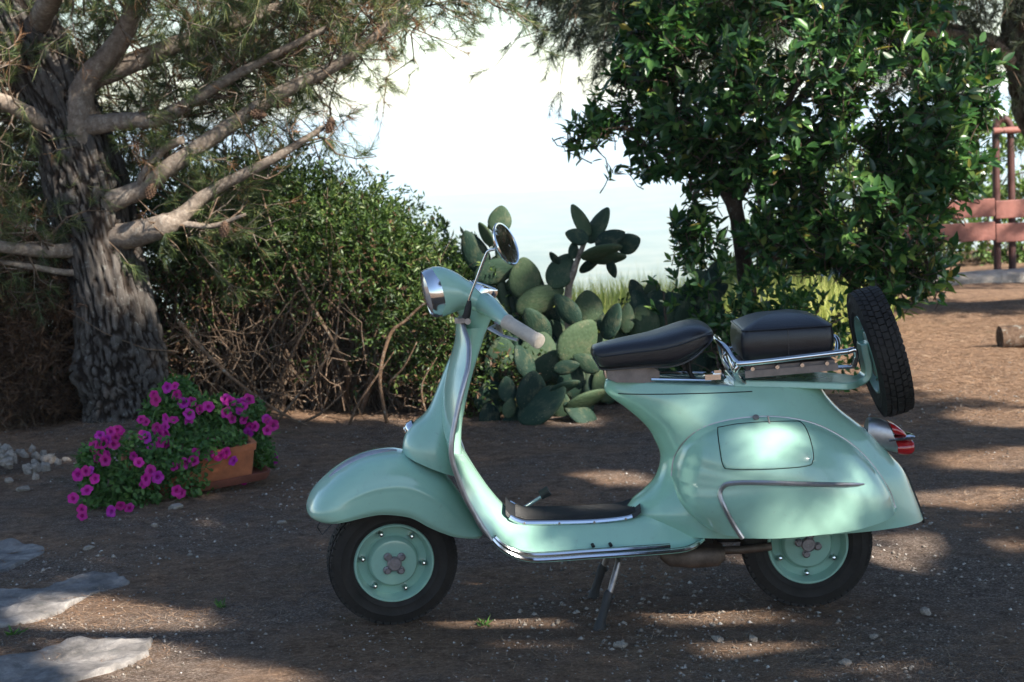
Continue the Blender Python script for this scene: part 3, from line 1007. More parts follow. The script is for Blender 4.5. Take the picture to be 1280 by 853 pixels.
rk = part(rack, 'luggage_rack', CHROME)
b = MB()
for s in (-1, 1):
    b.box((.56, s * .145, .712), (.262, .006, .020), Matrix.Rotation(math.radians(-2.5), 3, 'Y'))
b.box((.56, 0, .725), (.25, .26, .012), Matrix.Rotation(math.radians(-2), 3, 'Y'))
part(b, 'rack_plate', SEATPAN, rk, smooth=False)
b = MB()
arm = cr([(.40, 0, .678), (.55, 0, .668), (.66, 0, .660), (.74, 0, .654), (.775, 0, .656), (.795, 0, .672), (.797, 0, .70), (.790, 0, .735), (.786, 0, .765)], 40)
hwid = [.115] * 12 + [.115 - .075 * sst(0, 8, k) for k in range(8)] + [.040] * 20
secs = []
for i, (p, w) in enumerate(zip(arm, hwid)):
    q = arm[min(i + 1, 39)] - arm[max(i - 1, 0)]
    q = Vector(q).normalized(); n_ = Vector((-q.z, 0, q.x)) * .010
    P_ = Vector(p)
    secs.append([P_ + n_ + Vector((0, -w, 0)), P_ + n_ + Vector((0, w, 0)), P_ - n_ + Vector((0, w + .003, 0)), P_ - n_ + Vector((0, -w - .003, 0))])
b.loft(secs, True, True, True)
arm_o = part(b, 'spare_wheel_bracket', PAINT, sharp=50)
bv = arm_o.modifiers.new('bevel', 'BEVEL'); bv.width = .004; bv.segments = 3
b = MB(); b.tube([(.785, 0, .745), (.83, 0, .737)], .02, 14)
for k in (-1, 1):
    b.tube([(.782, k * .022, .75), (.80, k * .022, .747)], .007, 6)
part(b, 'spare_wheel_bolt', STEEL, arm_o)

# --- tail light
TL = Matrix.Translation((.0, 0, 0))
def prof_loft(secs_, n=18):
    out = []
    for x, zt, zb, w, sl in secs_:
        zc, h = (zt + zb) / 2, (zt - zb) / 2
        row = []
        for k in range(n):
            a = 2 * math.pi * k / n
            dz = h * math.copysign(abs(math.sin(a)) ** .7, math.sin(a))
            row.append((x - sl * dz, w * math.copysign(abs(math.cos(a)) ** .7, math.cos(a)), zc + dz))
        out.append(row)
    return out
b = MB(); b.loft(prof_loft([(.79, .543, .46, .034, -.2), (.815, .545, .450, .040, .2), (.850, .541, .443, .043, .35), (.868, .532, .438, .043, .35)]), True, True, True)
tl = part(b, 'tail_light', ALU)
b = MB(); b.loft(prof_loft([(.862, .534, .492, .040, .4), (.878, .528, .490, .0405, .5), (.893, .515, .488, .039, .5), (.902, .502, .488, .034, .4)]), True, True, True)
part(b, 'red_lens', REDLENS, tl)
b = MB(); b.loft(prof_loft([(.850, .492, .474, .044, 0), (.88, .493, .476, .0445, 0), (.915, .495, .478, .042, 0), (.927, .492, .482, .036, 0)]), True, True, True)
part(b, 'lamp_visor', CHROME, tl)
b = MB(); b.loft(prof_loft([(.875, .476, .437, .040, .2), (.90, .477, .432, .040, 0), (.918, .477, .434, .038, 0), (.925, .474, .440, .034, 0)]), True, True, True)
part(b, 'red_lens', REDLENS, tl)

# --- floor mat, pedal
mz = fn_of([(-.265, .343), (-.250, .324), (-.22, .309), (-.184, .304), (-.024, .300), (.08, .306), (.115, .318), (.128, .332)])
secs = []
for x in np.linspace(-.262, .125, 30):
    row = []
    for k in range(13):
        u = k / 6 - 1
        row.append((x, .098 * u, mz(x) + .007 - .006 * abs(u) ** 3))
    row += [(x, .102, mz(x) - .012), (x, -.102, mz(x) - .012)]
    secs.append(row)
b = MB(); b.loft(secs, True, True, True); fm = part(b, 'floor_mat', MATRUB, sharp=50)
for k in range(-6, 7):
    b = None
b = MB()
for k in range(-7, 8):
    b.tube([(x, k * .012, mz(x) + .0075 - .006 * abs(k * .012 / .098) ** 3) for x in np.linspace(-.235, .11, 14)], .0026, 5)
part(b, 'mat_ribs', MATRUB, fm)
for s in (-1, 1):
    b = MB(); b.tube([(x, s * .1035, mz(x) - .006) for x in np.linspace(-.252, .10, 24)], .008, 8, flat=1.0)
    tr = part(b, 'mat_trim', CHROME, fm)
    for x in (-.21, -.11, -.01, .08):
        b = MB(); b.tube([(x, s * .108, mz(x) - .005), (x, s * .1125, mz(x) - .005)], .0035, 8)
        part(b, 'trim_screw', STEEL, tr)
for x in (-.02, .03):
    b = MB(); b.tube([(x, -.150, .240), (x + .003, -.160, .236)], .005, 8)
    part(b, 'floor_bung', BLACKRUB)
b = MB(); b.tube([(-.245, .13, .275), (-.20, .13, .302), (-.145, .13, .335)], [.009, .008, .007], 10, flat=.7)
bp_ = part(b, 'brake_pedal', CHROME)
b = MB(); b.tube([(-.158, .13, .332), (-.132, .13, .346)], [.014, .016], 12); part(b, 'pedal_rubber', BLACKRUB, bp_)

# --- stand, engine, exhaust
b = MB()
for s, yy in ((-1, -.165), (1, .165)):
    b.tube([(.06, s * .09, .205), (.052, s * .14, .18), (.02, s * .168, .09), (.006, s * .174, .05)], .009, 12)
b.tube([(.06, -.10, .205), (.06, .10, .205)], .012, 12)
stand = part(b, 'centre_stand', STEEL)
for s in (-1, 1):
    b = MB(); b.tube([(.025, s * .167, .105), (.02, s * .168, .098), (.008, s * .173, .06), (-.003, s * .177, .03), (-.008, s * .179, .012), (-.012, s * .18, -.006)], [.012, .014, .0125, .013, .017, .018], 14)
    b.tube([(.022, s * .168, .10), (.034, s * .168, .086)], .008, 8)
    part(b, 'rubber_foot', BLACKRUB, stand)
secs = []
for x, z0, z1, w in ((.175, .178, .198, .06), (.20, .156, .205, .075), (.27, .148, .21, .08), (.34, .15, .205, .075), (.362, .165, .195, .055)):
    secs.append([(x, -.05 + y, z) for y, z in rrect(0, (z0 + z1) / 2, w, (z1 - z0) / 2, (z1 - z0) * .4, 5)])
b = MB(); b.loft(secs, True, True, True)
b.tube([(.355, -.06, .185), (.42, -.065, .186), (.50, -.065, .192)], .012, 10)
part(b, 'exhaust', MUFFLER)
secs = []
for x, z0, z1, w in ((.25, .20, .26, .05), (.30, .19, .33, .08), (.42, .19, .40, .09), (.55, .17, .40, .05), (.66, .2, .36, .03)):
    secs.append([(x, .075 + y * .9, z) for y, z in rrect(0, (z0 + z1) / 2, w, (z1 - z0) / 2, .025, 5)])
b = MB(); b.loft(secs, True, True, True)
b.tube([(.30, -.05, .22), (.32, .05, .23), (.35, .1, .25)], .035, 12)
b.tube([(.61, -.01, .187), (.61, .10, .187)], .035, 14)
part(b, 'engine', DARKMETAL)
#VEG
# ------------------------------------------------------------------ vegetation helpers
def gz(x, y):
    return ground_z(float(x), float(y))


def bulk_tubes(P, R, sides=4):
    """P (N,K,3) polylines, R (N,K) radii -> vertices, quads."""
    N, K, _ = P.shape
    T = np.gradient(P, axis=1); T /= np.maximum(np.linalg.norm(T, axis=2, keepdims=True), 1e-9)
    ref = np.where(np.abs(T[:, :1, 2:3]) > .9, np.array([[[1., 0, 0]]]), np.array([[[0, 0, 1.]]]))
    S = np.cross(T, np.broadcast_to(ref, T.shape)); S /= np.maximum(np.linalg.norm(S, axis=2, keepdims=True), 1e-9)
    U = np.cross(S, T)
    a = np.arange(sides) * 2 * np.pi / sides
    V = P[:, :, None, :] + (S[:, :, None, :] * np.cos(a)[None, None, :, None] + U[:, :, None, :] * np.sin(a)[None, None, :, None]) * R[:, :, None, None]
    n, k, s = np.meshgrid(np.arange(N), np.arange(K - 1), np.arange(sides), indexing='ij')
    b0 = (n * K + k) * sides
    F = np.stack([b0 + s, b0 + (s + 1) % sides, b0 + sides + (s + 1) % sides, b0 + sides + s], -1).reshape(-1, 4)
    return V.reshape(-1, 3), F


def wiggle(starts, dirs, lens, K=4, amp=.12, droop=0.0):
    """Polylines from starts along dirs with random bends."""
    N = len(starts)
    t = np.linspace(0, 1, K)[None, :, None]
    off = np.cumsum(rng.normal(size=(N, K, 3)) * amp / K, axis=1); off[:, 0] = 0
    P = starts[:, None, :] + (dirs[:, None, :] * t + off) * lens[:, None, None]
    P[:, :, 2] -= droop * (t[:, :, 0] ** 2) * lens[:, None]
    return P


def along(path, n, lo, hi):
    """n random points (with local direction) on a polyline between fractions lo and hi."""
    path = np.array(cr(path, 60)); seg = rng.uniform(lo, hi, n) * 58
    i = seg.astype(int); f = (seg - i)[:, None]
    return path[i] * (1 - f) + path[i + 1] * f, unit(path[i + 1] - path[i])


def needles_on(P, per, L, W, lo=.35, spread=.75):
    """Needles along polylines P (N,K,3)."""
    N, K, _ = P.shape
    t = rng.uniform(lo, .999, (N, per)) * (K - 1)
    i = t.astype(int); f = (t - i)[..., None]
    n = np.arange(N)[:, None]
    a, b2 = P[n, i], P[n, i + 1]
    pos = (a * (1 - f) + b2 * f).reshape(-1, 3); d = unit((b2 - a).reshape(-1, 3))
    dirs = unit(d + rand_dirs(len(pos)) * spread)
    return leaves(pos, dirs, rand_dirs(len(pos)), L * rng.uniform(.7, 1.15, len(pos)), W, NEEDLE)


def limb(path, radii, n=14, amp=.1, res=.03, seed=0):
    """Tube with knobbly surface."""
    path = [Vector(p) for p in cr(path, max(8, int(sum((Vector(a) - Vector(b_)).length for a, b_ in zip(path, path[1:])) / res)))]
    r = np.interp(np.linspace(0, 1, len(path)), np.linspace(0, 1, len(radii)), radii)
    b = MB(); b.tube(path, list(r), n)
    for i, v in enumerate(b.V):
        k = i // n
        if k < len(path):
            c = path[k]; d = Vector(v) - c
            b.V[i] = tuple(c + d * (1 + amp * (noise.noise(Vector(v) * 14 + Vector((seed, 0, 0))) + .6 * noise.noise(Vector(v) * 40))))
    return b


def bark_trunk(path, radii, n=170, res=.011, seed=0, depth=.028):
    """Trunk with furrowed bark plates as real relief."""
    length = sum((Vector(a) - Vector(b_)).length for a, b_ in zip(path, path[1:]))
    pts = [Vector(p) for p in cr(path, int(length / res))]
    r = np.interp(np.linspace(0, 1, len(pts)), np.linspace(0, 1, len(radii)), radii)
    b = MB(); b.tube(pts, list(r), n, caps=False)
    V = []; rel = []
    for i, v in enumerate(b.V):
        k = i // n; c = pts[k]; d = (Vector(v) - c)
        a = (i % n) / n * 2 * math.pi
        rr = r[k]
        u = Vector((math.cos(a) * rr * 1.0, math.sin(a) * rr * 1.0, k * res * .24)) * 24 + Vector((seed, seed, 0))
        wob = Vector((noise.noise(u * .8), noise.noise(u * .8 + Vector((7, 0, 0))), noise.noise(u * .8 + Vector((0, 9, 0))))) * 1.0 + Vector((noise.noise(u * 2.7), noise.noise(u * 2.7 + Vector((3, 0, 0))), 0)) * .35
        f = noise.voronoi(u + wob)[0]
        crack = min(1.0, (f[1] - f[0]) * 3.4 + .10 * noise.noise(u * 4))
        crack = max(0.0, crack)
        rel.append(crack)
        h = depth * (crack ** .55 - .8) + .007 * noise.noise(u * 2.2) + .004 * noise.noise(u * 6) + .03 * noise.noise(Vector((math.cos(a) * 1.2, math.sin(a) * 1.2, k * res * 2.2 + seed)))
        V.append(tuple(c + d * (1 + h / rr)))
    b.V = V; b.rel = rel
    return b


def relief_attr(o, rel):
    a_ = o.data.attributes.new('relief', 'FLOAT', 'POINT'); a_.data.foreach_set('value', np.array(rel, dtype=np.float32))


# ------------------------------------------------------------------ pine on the left
PB = Vector((-1.89, 9.35, gz(-1.89, 9.35)))
pine = thing('pine_tree', PB, 'leaning old pine with furrowed grey trunk behind the petunia planter', 'tree', 'pine trees')
trunk_p = [(-1.86, 9.35, -.10), (-1.885, 9.35, .0), (-1.90, 9.35, .2), (-1.92, 9.35, .44), (-1.965, 9.35, .83), (-2.05, 9.4, 1.23), (-2.16, 9.4, 1.62), (-2.32, 9.4, 2.05), (-2.49, 9.4, 2.5), (-2.6, 9.4, 3.1)]
b = bark_trunk(trunk_p, [.26, .238, .215, .198, .186, .195, .18, .16, .15, .13])
for i, v in enumerate(b.V):                                     # burl on the left flank
    q = Vector(v); c = Vector((-2.13, 9.22, .30)); d = (q - c).length
    if d < .16:
        b.V[i] = tuple(q + Vector((-.75, -.5, .1)) * .085 * (1 - d / .16) ** 1.2)
o = b.build('trunk', BARK, pine, world_space=True, sharp=None); relief_attr(o, b.rel)
pine_br = [
    ([(-2.06, 9.38, 1.30), (-2.03, 9.3, 1.5), (-2.0, 9.3, 1.69), (-1.79, 9.2, 1.9), (-1.68, 9.1, 2.08), (-1.5, 9, 2.45)], [.095, .078, .062, .05, .042, .035]),
    ([(-1.98, 9.32, 1.10), (-1.86, 9.25, 1.15), (-1.72, 9.2, 1.2), (-1.55, 9.1, 1.31), (-1.07, 9.0, 1.59), (-.71, 8.9, 1.75), (-.4, 8.8, 1.97)], [.066, .052, .045, .041, .034, .026, .016]),
    ([(-1.95, 9.32, .95), (-1.75, 9.18, .985), (-1.62, 9.1, 1.02), (-1.54, 9.1, 1.06), (-1.39, 9.1, 1.17), (-1.08, 9.0, 1.31), (-.83, 9.0, 1.45)], [.07, .062, .055, .04, .03, .022, .012]),
    ([(-2.03, 9.3, 1.5), (-1.78, 9.2, 1.52), (-1.59, 9.1, 1.53), (-1.24, 9.0, 1.7), (-.74, 8.9, 1.92)], [.05, .042, .035, .025, .012]),
    ([(-2.03, 9.3, .92), (-2.18, 9.15, .92), (-2.38, 9.0, .96), (-2.6, 8.9, 1.01)], [.04, .034, .028, .022]),
    ([(-2.0, 9.35, .80), (-2.12, 9.2, .81), (-2.3, 9.1, .86), (-2.6, 9.0, .93)], [.022, .017, .014, .01]),
    ([(-1.62, 9.1, 1.03), (-1.50, 9.08, 1.02), (-1.38, 9.05, 1.01), (-1.22, 9.0, 1.06)], [.022, .016, .012, .007]),
    ([(-1.74, 9.22, 1.19), (-1.70, 9.15, 1.27), (-1.60, 9.1, 1.38), (-1.50, 9.05, 1.42)], [.03, .026, .023, .018]),
    ([(-2.1, 9.35, 1.45), (-2.3, 9.2, 1.6), (-2.6, 9.0, 1.75), (-2.9, 8.9, 1.8)], [.05, .04, .03, .02]),
    ([(-2.05, 9.35, 1.7), (-1.6, 9.3, 1.85), (-1.1, 9.25, 2.0), (-.5, 9.2, 2.12), (-.1, 9.15, 2.2)], [.06, .045, .035, .025, .012]),
    ([(-2.25, 9.4, 1.95), (-2.0, 9.0, 2.15), (-1.6, 8.7, 2.25), (-1.0, 8.5, 2.3), (-.5, 8.4, 2.32)], [.06, .05, .04, .03, .015]),
]
for i, (p, r) in enumerate(pine_br):
    limb(p, r, 12, .12, .03, i).build('branch', BRANCH, pine, world_space=True, sharp=None)
S, D = [], []
for i, (p, r) in enumerate(pine_br):
    n = (40, 40, 20, 60, 20, 8, 6, 4, 70, 130, 110)[i]
    a_, d_ = along(p, n, .3, .99); S.append(a_); D.append(unit(d_ * .8 + rand_dirs(n) * .9 + np.array([0, .65, .15])))
# boughs above the frame
n = 620
a_ = np.stack([rng.uniform(-2.9, -.35, n), rng.uniform(9.35, 10.5, n), rng.uniform(1.15, 2.5, n)], 1)
a_ = a_[a_[:, 2] > 1.22 + .42 * (a_[:, 0] + 2.0) - .25 * (a_[:, 0] < -2.2)]; n = len(a_)
S.append(a_); D.append(unit(rand_dirs(n) + np.array([.25, .1, -.05])))
n = 150
a_ = np.stack([rng.uniform(-3.1, -2.2, n), rng.uniform(9.4, 10.3, n), rng.uniform(.85, 1.7, n)], 1)
S.append(a_); D.append(rand_dirs(n))
S = np.concatenate(S); D = np.concatenate(D)
main_t = wiggle(S, D, rng.uniform(.16, .42, len(S)), 5, .5, .12)
k = 5
ti = np.repeat(np.arange(len(S)), k); tf = rng.integers(1, 5, len(ti))
S2 = main_t[ti, tf]; D2 = unit(D[ti] + rand_dirs(len(ti)) * .9)
sub_t = wiggle(S2, D2, rng.uniform(.06, .2, len(S2)), 4, .5, .1)
V1, F1 = bulk_tubes(main_t, np.broadcast_to(np.linspace(.006, .002, 5), (len(S), 5)))
V2, F2 = bulk_tubes(sub_t, np.broadcast_to(np.linspace(.0028, .001, 4), (len(S2), 4)), 3)
o = link('twigs', bulk('twigs', np.concatenate([V1]), F1, TWIG), pine, True); o['kind'] = 'stuff'
o = link('twiglets', bulk('twiglets', V2, F2, BRANCH), pine, True); o['kind'] = 'stuff'
dead = rng.random(len(sub_t)) < .18
V, F = needles_on(sub_t[~dead], 52, .085, .0024, .3, .75)
o = link('needles', bulk('needles', V, F, NEEDLEG), pine, True); o['kind'] = 'stuff'
V, F = needles_on(sub_t[dead], 30, .07, .0022, .3, .8)
o = link('dead_needles', bulk('dead_needles', V, F, DEADNEEDLE), pine, True); o['kind'] = 'stuff'
# cones
b = MB(); I4 = Matrix.Identity(4)
b.lathe([(.0005, -.05), (.009, -.046), (.018, -.03), (.022, -.01), (.020, .012), (.012, .032), (.004, .04)], I4, 10)
for ring in range(7):
    for q in range(8):
        a = 2 * math.pi * (q + .5 * (ring % 2)) / 8; y = -.04 + ring * .011; rr = (.013, .019, .023, .024, .023, .019, .013)[ring]
        b.box((rr * math.cos(a), y, rr * math.sin(a)), (.009, .006, .009), Matrix.Rotation(-a, 3, 'Y'))
CONE = mesh('pine_cone', b.V, b.F, mat('cone_brown', (.09, .05, .03), .8, var=.4, scale=60), True, 30)
for (x, y, z, t) in ((-.80, 8.98, 1.46, 20), (-1.32, 8.98, 1.00, 10), (-1.0, 8.92, 1.57, 70), (-1.66, 9.03, 1.19, 25), (-1.12, 8.93, 1.52, 100)):
    o = link('pine_cone', CONE, pine)
    o.matrix_local = Matrix.Translation(Vector((x, y, z)) - PB) @ Matrix.Rotation(math.radians(t), 4, 'Y') @ Matrix.Rotation(math.radians(90), 4, 'X') @ Matrix.Scale(.9, 4)

# ------------------------------------------------------------------ pine by the fence, its boughs hanging over the view
QB = Vector((4.65, 13.1, gz(4.65, 13.1)))
pine2 = thing('pine_tree', QB, 'dark pine by the red fence, long boughs hanging over the laurel', 'tree', 'pine trees')
b = bark_trunk([(4.7, 13.1, -.1), (4.5, 13.1, .2), (4.15, 13.05, .6), (3.80, 13, 1.0), (3.60, 13, 1.4), (3.54, 13, 1.9), (3.6, 13, 2.6), (3.75, 13, 3.6), (3.8, 13, 5)], [.25, .21, .18, .165, .16, .155, .15, .13, .1], 60, .03, 4)
o = b.build('trunk', BARK, pine2, world_space=True, sharp=None); relief_attr(o, b.rel)
br2 = [
    ([(3.5, 13, 1.62), (3.25, 12.85, 1.79), (2.79, 12.6, 1.91), (2.3, 12.4, 2.09), (1.8, 12.2, 2.3)], [.06, .05, .04, .028, .015]),
    ([(3.5, 13, 1.75), (3.2, 13.1, 1.88), (2.7, 13.2, 2.05)], [.05, .04, .02]),
    ([(3.55, 13, 2.4), (2.6, 12.6, 2.5), (1.6, 12.2, 2.38), (.9, 11.9, 2.30), (.3, 11.7, 2.38)], [.09, .07, .05, .03, .014]),
    ([(3.6, 13, 2.7), (2.4, 13.2, 2.8), (1.2, 13.2, 2.75), (.5, 13.2, 2.7)], [.08, .06, .04, .015]),
    ([(3.6, 13, 2.6), (3.0, 12.2, 2.7), (2.2, 11.5, 2.5), (1.3, 11, 2.32), (.75, 10.8, 2.30)], [.08, .06, .045, .03, .015]),
    ([(3.6, 13, 2.3), (3.5, 12.0, 2.5), (3.2, 11, 2.6), (3.0, 10.2, 2.6)], [.08, .05, .03, .02]),
    ([(3.6, 13, 2.6), (4.2, 12.4, 2.8), (4.3, 11.4, 2.9)], [.08, .05, .03]),
    ([(3.7, 13, 3.0), (5, 12.7, 3.3), (6.3, 12.4, 3.5), (7.6, 12.3, 3.5)], [.08, .05, .03, .02]),  # this and the next bough: unseen, added to darken the mirror's reflection
    ([(3.7, 13, 2.8), (4.8, 11.8, 3.0), (5.5, 11.1, 3.05), (6.2, 10.6, 3.0)], [.08, .05, .03, .02]),
    ([(3.6, 13, 2.2), (3.0, 13.4, 2.25), (2.2, 13.6, 2.2), (1.4, 13.7, 2.15)], [.06, .04, .03, .02]),
]
for i, (p, r) in enumerate(br2):
    limb(p, r, 10, .12, .05, 20 + i).build('branch', BRANCH, pine2, world_space=True, sharp=None)
S, D = [], []
for i, (p, r) in enumerate(br2):
    n = (50, 36, 300, 220, 280, 120, 80, 330, 330, 160)[i]
    a_, d_ = along(p, n, .15, .99); S.append(a_); D.append(unit(d_ * .6 + rand_dirs(n) * .8 + np.array([-.1, 0, -.30])))
S = np.concatenate(S); D = np.concatenate(D)
main_t = wiggle(S, D, rng.uniform(.25, .62, len(S)), 5, .5, .18)
ti = np.repeat(np.arange(len(S)), 6); tf = rng.integers(1, 5, len(ti))
S2 = main_t[ti, tf]; D2 = unit(D[ti] + rand_dirs(len(ti)) * .8)
sub_t = wiggle(S2, D2, rng.uniform(.08, .2, len(S2)), 4, .4, .1)
V1, F1 = bulk_tubes(main_t, np.broadcast_to(np.linspace(.006, .002, 5), (len(S), 5)))
o = link('twigs', bulk('twigs', V1, F1, TWIG), pine2, True); o['kind'] = 'stuff'
V, F = needles_on(sub_t, 48, .085, .0038, .2, .75)
o = link('needles', bulk('needles', V, F, NEEDLED), pine2, True); o['kind'] = 'stuff'

# ------------------------------------------------------------------ unseen pine beside the camera, crown shaped to shade the yard
RB = Vector((6.6, 0.4, 0))
shade_pine = thing('pine_tree', RB, 'unseen tall pine beside the yard, its wide crown shaped to shade the scooter', 'tree', 'pine trees')
limb([(6.6, .4, -.1), (6.5, .5, 1.5), (6.2, .8, 3), (5.6, 1.3, 4.4), (5.2, 1.6, 6)], [.3, .26, .22, .18, .1], 20, .08, .1, 3).build('trunk', LOGBARK, shade_pine, world_space=True, sharp=None)
for i, e in enumerate([(1.6, 4.6, 5.2), (2.0, 1.0, 5.4), (3.4, -.4, 5.4), (3.2, 5.6, 5.3), (4.6, 4.4, 5.8), (6.6, 3, 5.9), (2.4, 2.8, 5.6)]):
    limb([(5.7, 1.25, 4.2 + .1 * i), ((5.5 + e[0]) / 2, (1.3 + e[1]) / 2, 4.9), e], [.1, .06, .015], 8, .1, .2, i).build('branch', BRANCH, shade_pine, world_space=True, sharp=None)
SD = np.array(SUN_DIR)
# gaps cut to place sun patches: (point the sun reaches, gap radius)
GAPS = [((.76, 5.2, .58), .005), ((.98, 5.3, .44), -.01), ((.50, 5.3, .62), -.02), ((.90, 5.2, .33), -.03), ((-.11, 5.5, .44), .07), ((-.06, 5.45, .36), .05), 
        ((.46, 5.40, 0), .005), ((.60, 5.42, 0), .0), ((-.08, 5.37, 0), .045), ((.0, 5.35, 0), .04), ((-1.14, 5.63, 0), .08), ((-1.32, 5.7, 0), .12), ((.65, 5.0, 0), .055), ((.8, 4.97, 0), .045), ((1.18, 5.6, 0), .06), ((-.81, 4.99, 0), .09), ((.92, 6.0, 0), .08), ((1.08, 6.02, 0), .06), ((1.39, 6.19, 0), .06),
        ((-1.1, 5.2, 0), .10), ((1.6, 6.9, 0), .07), ((1.75, 6.95, 0), .05), ((1.9, 7.6, 0), .09), ((2.15, 7.7, 0), .07), ((1.2, 7.9, 0), .06), ((.4, 7.6, 0), .05), ((-.6, 7.4, 0), .05), ((2.3, 8.6, 0), .14), ((2.6, 9.3, 0), .2), ((1.5, 8.4, 0), .06),
        ((.32, 9.15, .37), .12), ((.10, 9.25, .30), .12), ((-.06, 9.3, .22), .06), ((-.03, 9.35, .96), .05), ((.51, 9.25, .46), .04), ((.3, 8.98, .06), .03),
        ((-1.07, 9.0, 1.59), .13), ((-1.34, 9.05, 1.47), .11), ((-1.55, 9.1, 1.31), .09), ((-1.62, 9.1, 1.02), .10), ((-.71, 8.9, 1.75), .15), ((-1.5, 9.1, 1.6), .08), ((-.9, 9.0, 1.9), .2), ((-1.6, 8.9, 1.9), .15), ((-2.2, 9.0, 1.8), .12),
        ((-.25, 9.3, .3), .10), ((-.4, 9.2, .15), .09), ((-.3, 9.4, .6), .14), ((-.6, 9.6, .9), .22), ((-.9, 9.7, 1.15), .2), ((-.45, 9.5, .8), .15), ((-1.2, 9.7, 1.1), .12), ((-.75, 9.2, .3), .07),
        ((1.3, 9.2, 1.7), .08), ((1.6, 9.1, 1.55), .09), ((2.0, 9.2, 1.75), .14), ((2.3, 9.5, 1.3), .14), ((1.1, 9.3, 1.3), .05), ((1.8, 9.1, 1.1), .06), ((.8, 9.4, 1.75), .06)]
n = 44000
c_ = np.stack([rng.uniform(.9, 8.2, n), rng.uniform(-1.2, 7.2, n), rng.uniform(4.1, 5.6, n)], 1)
keep = np.ones(n, bool)
keep &= ((c_[:, 0] - 4.45) / 3.65) ** 2 + ((c_[:, 1] - 2.2) / 3.3) ** 2 < 1.0 + .12 * np.sin(c_[:, 0] * 3) * np.sin(c_[:, 1] * 4)
keep |= ((c_[:, 0] - 4.7) / 1.25) ** 2 + ((c_[:, 1] - 6.2) / .8) ** 2 < 1  # crown lobe added to shade the laurel
keep |= ((c_[:, 0] - 1.55) / .8) ** 2 + ((c_[:, 1] - 5.35) / .55) ** 2 < 1  # crown lobe added to shade the brown brush
for g, r in GAPS:
    d = c_ - np.array(g); t = d @ SD
    keep &= np.linalg.norm(d - t[:, None] * SD, axis=1) > r * 1.08 + .10
c_ = c_[keep]
per = 12
pos = np.repeat(c_, per, 0); dd = rand_dirs(len(pos))
V, F = leaves(pos, dd, rand_dirs(len(pos)), rng.uniform(.09, .16, len(pos)), .016, NEEDLE)
o = link('needles', bulk('needles', V, F, NEEDLED), shade_pine, True); o['kind'] = 'stuff'


# ------------------------------------------------------------------ shrubs of the hedge
def shrub(name, base, blobs, nleaf, L, W, lmat, label, cat='shrub', group=None, nstem=14, brown=0, tpl=LEAF4, stem_mat=TWIG, cl=70, spread=.055, shell=.55, sprig=.09, hollow=0):
    base = Vector((base[0], base[1], gz(base[0], base[1])))
    t = thing(name, base, label, cat, group)
    B = np.array([b_[:3] for b_ in blobs]); Rd = np.array([b_[3:6] for b_ in blobs])
    vol = Rd.prod(1); pr = vol ** .7 / (vol ** .7).sum()
    ncl = max(1, nleaf // cl)
    which = rng.choice(len(blobs), ncl, p=pr)
    rad = rng.uniform(shell, 1.0, ncl) ** .6
    cc = B[which] + rand_dirs(ncl) * Rd[which] * rad[:, None]
    if hollow:                                                  # lower front is bare: one looks in between the stems
        topz = (B[:, 2] + Rd[:, 2]).max() - base.z
        hh = (cc[:, 2] - base.z) / topz
        bare = (cc[:, 1] < B[:, 1].mean() + .05) & (hh < .62) & (rng.random(ncl) < hollow * np.clip((.66 - hh) / .25, 0, 1))
        cc, which = cc[~bare], which[~bare]; ncl = len(cc)
    # stems to a share of the clumps
    pick = rng.choice(ncl, min(nstem * 8, ncl), replace=False)
    st_ = np.tile(np.array(base), (len(pick), 1)) + rng.normal(size=(len(pick), 3)) * np.array([Rd[:, 0].mean() * .5, Rd[:, 1].mean() * .3, 0])
    st_[:, 2] = base.z
    dv = cc[pick] - st_; ln = np.linalg.norm(dv, axis=1)
    P = wiggle(st_, dv / ln[:, None], ln, 7, .35)
    big = np.arange(len(pick)) < nstem
    rr = np.where(big[:, None], np.linspace(.014, .004, 7), np.linspace(.005, .0015, 7))
    for j in range(nstem):
        V, F = bulk_tubes(P[j:j + 1], rr[j:j + 1], 7)
        link('stem', bulk('stem', V, F, stem_mat, True), t, True)
    if len(pick) > nstem:
        V, F = bulk_tubes(P[nstem:], rr[nstem:], 4)
        o = link('twigs', bulk('twigs', V, F, stem_mat), t, True); o['kind'] = 'stuff'
    sp_n = 9                                                    # leaves on one sprig
    ns_ = max(1, cl // sp_n)
    s0 = np.repeat(cc, ns_, 0) + rng.normal(size=(ncl * ns_, 3)) * spread
    out = unit((s0 - np.repeat(B[which], ns_, 0)) / np.repeat(Rd[which], ns_, 0))
    sd = unit(out * .8 + rand_dirs(len(s0)) * .8 + np.array([0, 0, .35]))
    tt = rng.uniform(0, 1, (len(s0), sp_n, 1)) * sprig
    pos = (s0[:, None] + sd[:, None] * tt).reshape(-1, 3)
    d = unit(np.repeat(sd, sp_n, 0) * .8 + rand_dirs(len(pos)) * .8)
    gl = np.array([gz(x, y) for x, y in s0[:, :2]]).repeat(sp_n)
    ok = pos[:, 2] > gl - .02
    pos, d = pos[ok], d[ok]
    is_b = np.zeros(len(pos), bool)
    if brown:
        h = (pos[:, 2] - base.z) / max(.1, (B[:, 2] + Rd[:, 2]).max() - base.z)
        is_b = rng.random(len(pos)) < np.clip(brown * (1.25 - 1.6 * h), .03, 1)
    for nm, sel, m_ in (('foliage', ~is_b, lmat), ('withered_foliage', is_b, SHRUBBROWN)):
        if sel.sum():
            V, F = leaves(pos[sel], d[sel], unit(rand_dirs(sel.sum()) + np.array([0, -.3, .8])), L * rng.uniform(.7, 1.3, sel.sum()), W * rng.uniform(.8, 1.2, sel.sum()), tpl)
            if tpl is LEAF6: F = quads_to_tris(F)
            o = link(nm, bulk(nm, V, F, m_, tpl is LEAF6), t, True); o['kind'] = 'stuff'
    return t


